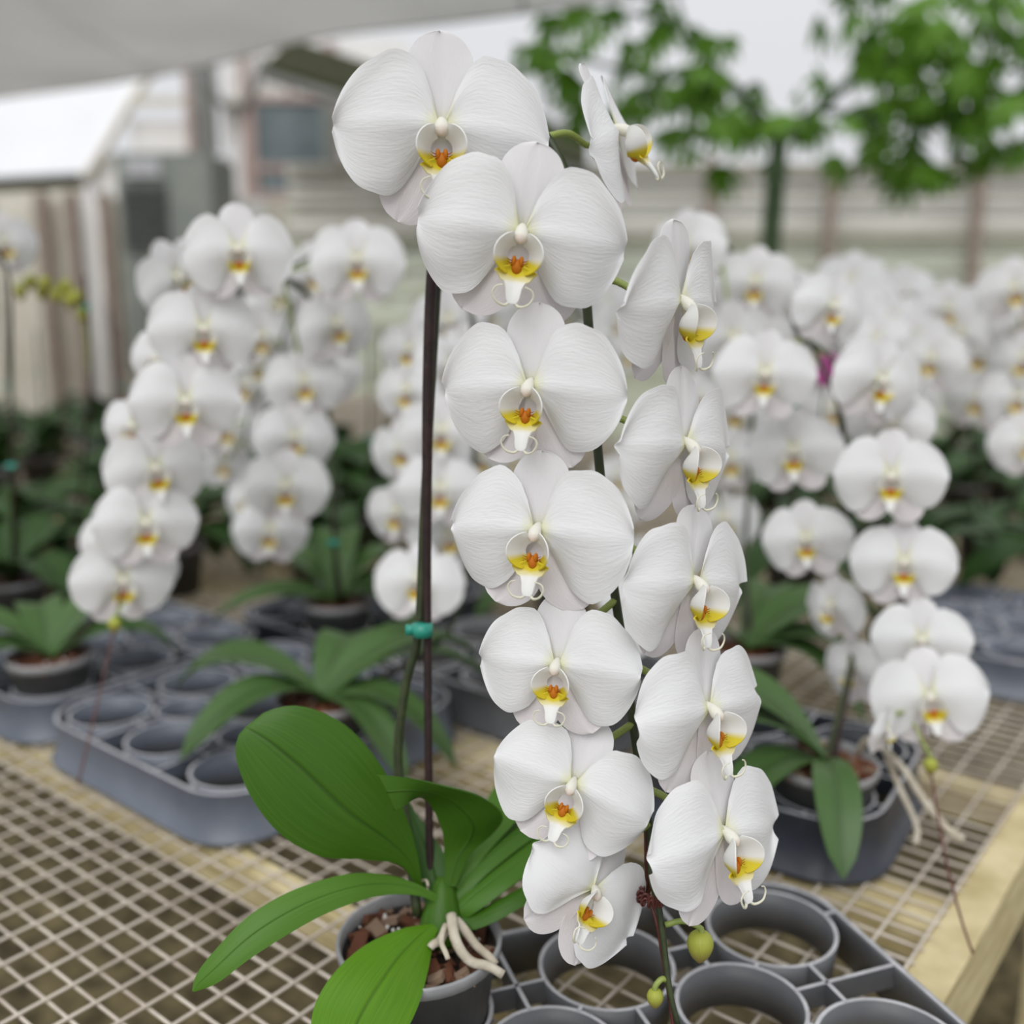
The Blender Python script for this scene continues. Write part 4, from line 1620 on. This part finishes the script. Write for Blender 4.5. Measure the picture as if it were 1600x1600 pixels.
for i, (x, y) in enumerate(spots[n_busy:]):
    rs = np.random.RandomState(330 + i)
    root = thing('leafy_orchid', LAB[(i % 2 == 0, sw(Vector((x, y, 0)))[1] > BW)], 'plant', (x, y, Z0 + .0036), 'leafy orchids without flowers')
    obj('pot', POT_BG, None, root)
    register(Matrix.Translation(root.location), POT_BG, root.name)
    register(Matrix.Translation(root.location + Vector((0, 0, .098))), SOIL_BG, root.name)
    obj('potting_mix', SOIL_BG, None, root, loc=(0, 0, .098))
    if i % 2 == 0:
        b = Vector((x + .02, y, Z0 + .1))
        hgt = rs.uniform(.35, .6)
        stake_with_clip(root, [b, b + Vector((.004, 0, hgt * .5)), b + Vector((.01, 0, hgt))], .0032, [b + Vector((.005, 0, hgt * rs.uniform(.3, .8)))])
    leafy.append((root, rs))
for k in range(7):
    for root, rs in leafy:
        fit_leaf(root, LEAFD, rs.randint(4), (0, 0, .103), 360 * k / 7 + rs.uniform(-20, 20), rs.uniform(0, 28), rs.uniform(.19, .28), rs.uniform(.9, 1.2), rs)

# ------------------------------------------------------------------ tree
YT = 4.6
tb = PY(1203, 400, YT)
tree = thing('tree', 'slim forked tree with drooping lobed green leaves before the slatted wall', 'tree', (tb.x, tb.y, 0))
TL = Vector(tree.location)
fork = PY(1217, 222, YT)
g = G()
g.tube([p - TL for p in map(Vector, spline([Vector((tb.x - .02, tb.y, 0)), tb, fork], 16))], np.linspace(.062, .040, 16), 10)
obj('trunk', g, M_BRANCH, tree)
branches = [
    [(1217, 222, 4.6), (1160, 150, 4.55), (1110, 100, 4.5), (1070, 40, 4.5), (1050, -30, 4.5)],
    [(1217, 222, 4.6), (1280, 170, 4.6), (1350, 105, 4.55), (1400, 60, 4.5), (1460, 0, 4.5)],
    [(1150, 140, 4.55), (1060, 120, 4.4), (980, 110, 4.3), (900, 90, 4.25), (800, 70, 4.2)],
    [(1350, 105, 4.55), (1440, 95, 4.4), (1540, 100, 4.3), (1640, 120, 4.2)],
    [(1110, 100, 4.5), (1090, 150, 4.4), (1050, 180, 4.35)],
    [(1280, 170, 4.6), (1380, 190, 4.45), (1480, 190, 4.4), (1580, 180, 4.3)],
    [(1365, 95, 4.55), (1366, 30, 4.6), (1366, -60, 4.6)],
    [(1070, 40, 4.5), (980, 20, 4.4), (900, 20, 4.35)],
    [(1460, 0, 4.5), (1560, 10, 4.4), (1660, 40, 4.3)],
    [(1217, 222, 4.6), (1200, 190, 4.4), (1170, 175, 4.3)],
]
b3 = []
for i, b in enumerate(branches):
    q = spline([PY(x, y, yy) for x, y, yy in b], 22)
    b3.append(q)
    g = G()
    r0 = .034 if i < 2 else .015
    g.tube([Vector(p) - TL for p in q], np.linspace(r0, .006, 22), 8)
    obj('branch', g, M_BRANCH, tree)


def lobed_leaf(seed):
    r = np.random.RandomState(seed)
    g = G()
    for k, a in enumerate((-62, -28, 0, 28, 62)):
        L = (0.75, .92, 1.0, .92, .75)[k] * r.uniform(.88, 1.1)
        n, m = 7, 3
        s = np.linspace(0, 1, n)
        w = curve1([0, .2, .5, .75, 1], [.02, .05, .11, .09, 0.0], s)
        T, S = np.meshgrid(np.linspace(-1, 1, m), s)
        x, y = S * L, T * w[:, None]
        ca, sa = math.cos(math.radians(a)), math.sin(math.radians(a))
        V = np.stack([x * ca - y * sa, x * sa + y * ca, -.25 * S ** 2 + .05 * np.abs(T) * w[:, None]], 2)
        g.grid(V[:, ::-1], 0.004, None, np.stack([S, T, 0 * S], 2))
    me = g.mesh('leaf')
    me.materials.append(M_TREE)
    return me


TLEAF = [lobed_leaf(s) for s in range(4)]
rs = np.random.RandomState(12)
for i in range(235):
    q = b3[rs.choice(len(b3), p=np.array([1.2, 1.6, 1.5, 2.1, 1.0, 2.6, .9, 1.1, 2.1, .3]) / 14.4)]
    me = TLEAF[rs.randint(4)]
    for attempt in range(12):
        p = Vector(q[rs.randint(5, 22)]) + Vector((rs.uniform(-.24, .24), rs.uniform(-.25, .25), rs.uniform(-.22, .12)))
        e = Euler((rs.uniform(-.5, .5), rs.uniform(.5, 1.4), rs.uniform(0, 6.28)))
        k = rs.uniform(.11, .19)
        if not clashes(Matrix.Translation(p) @ e.to_matrix().to_4x4() @ Matrix.Scale(k, 4), me, tree.name):
            break
    o = obj('leaf', me, None, tree, loc=tuple(p - TL))
    o.rotation_euler = e
    o.scale = (k, k, k)
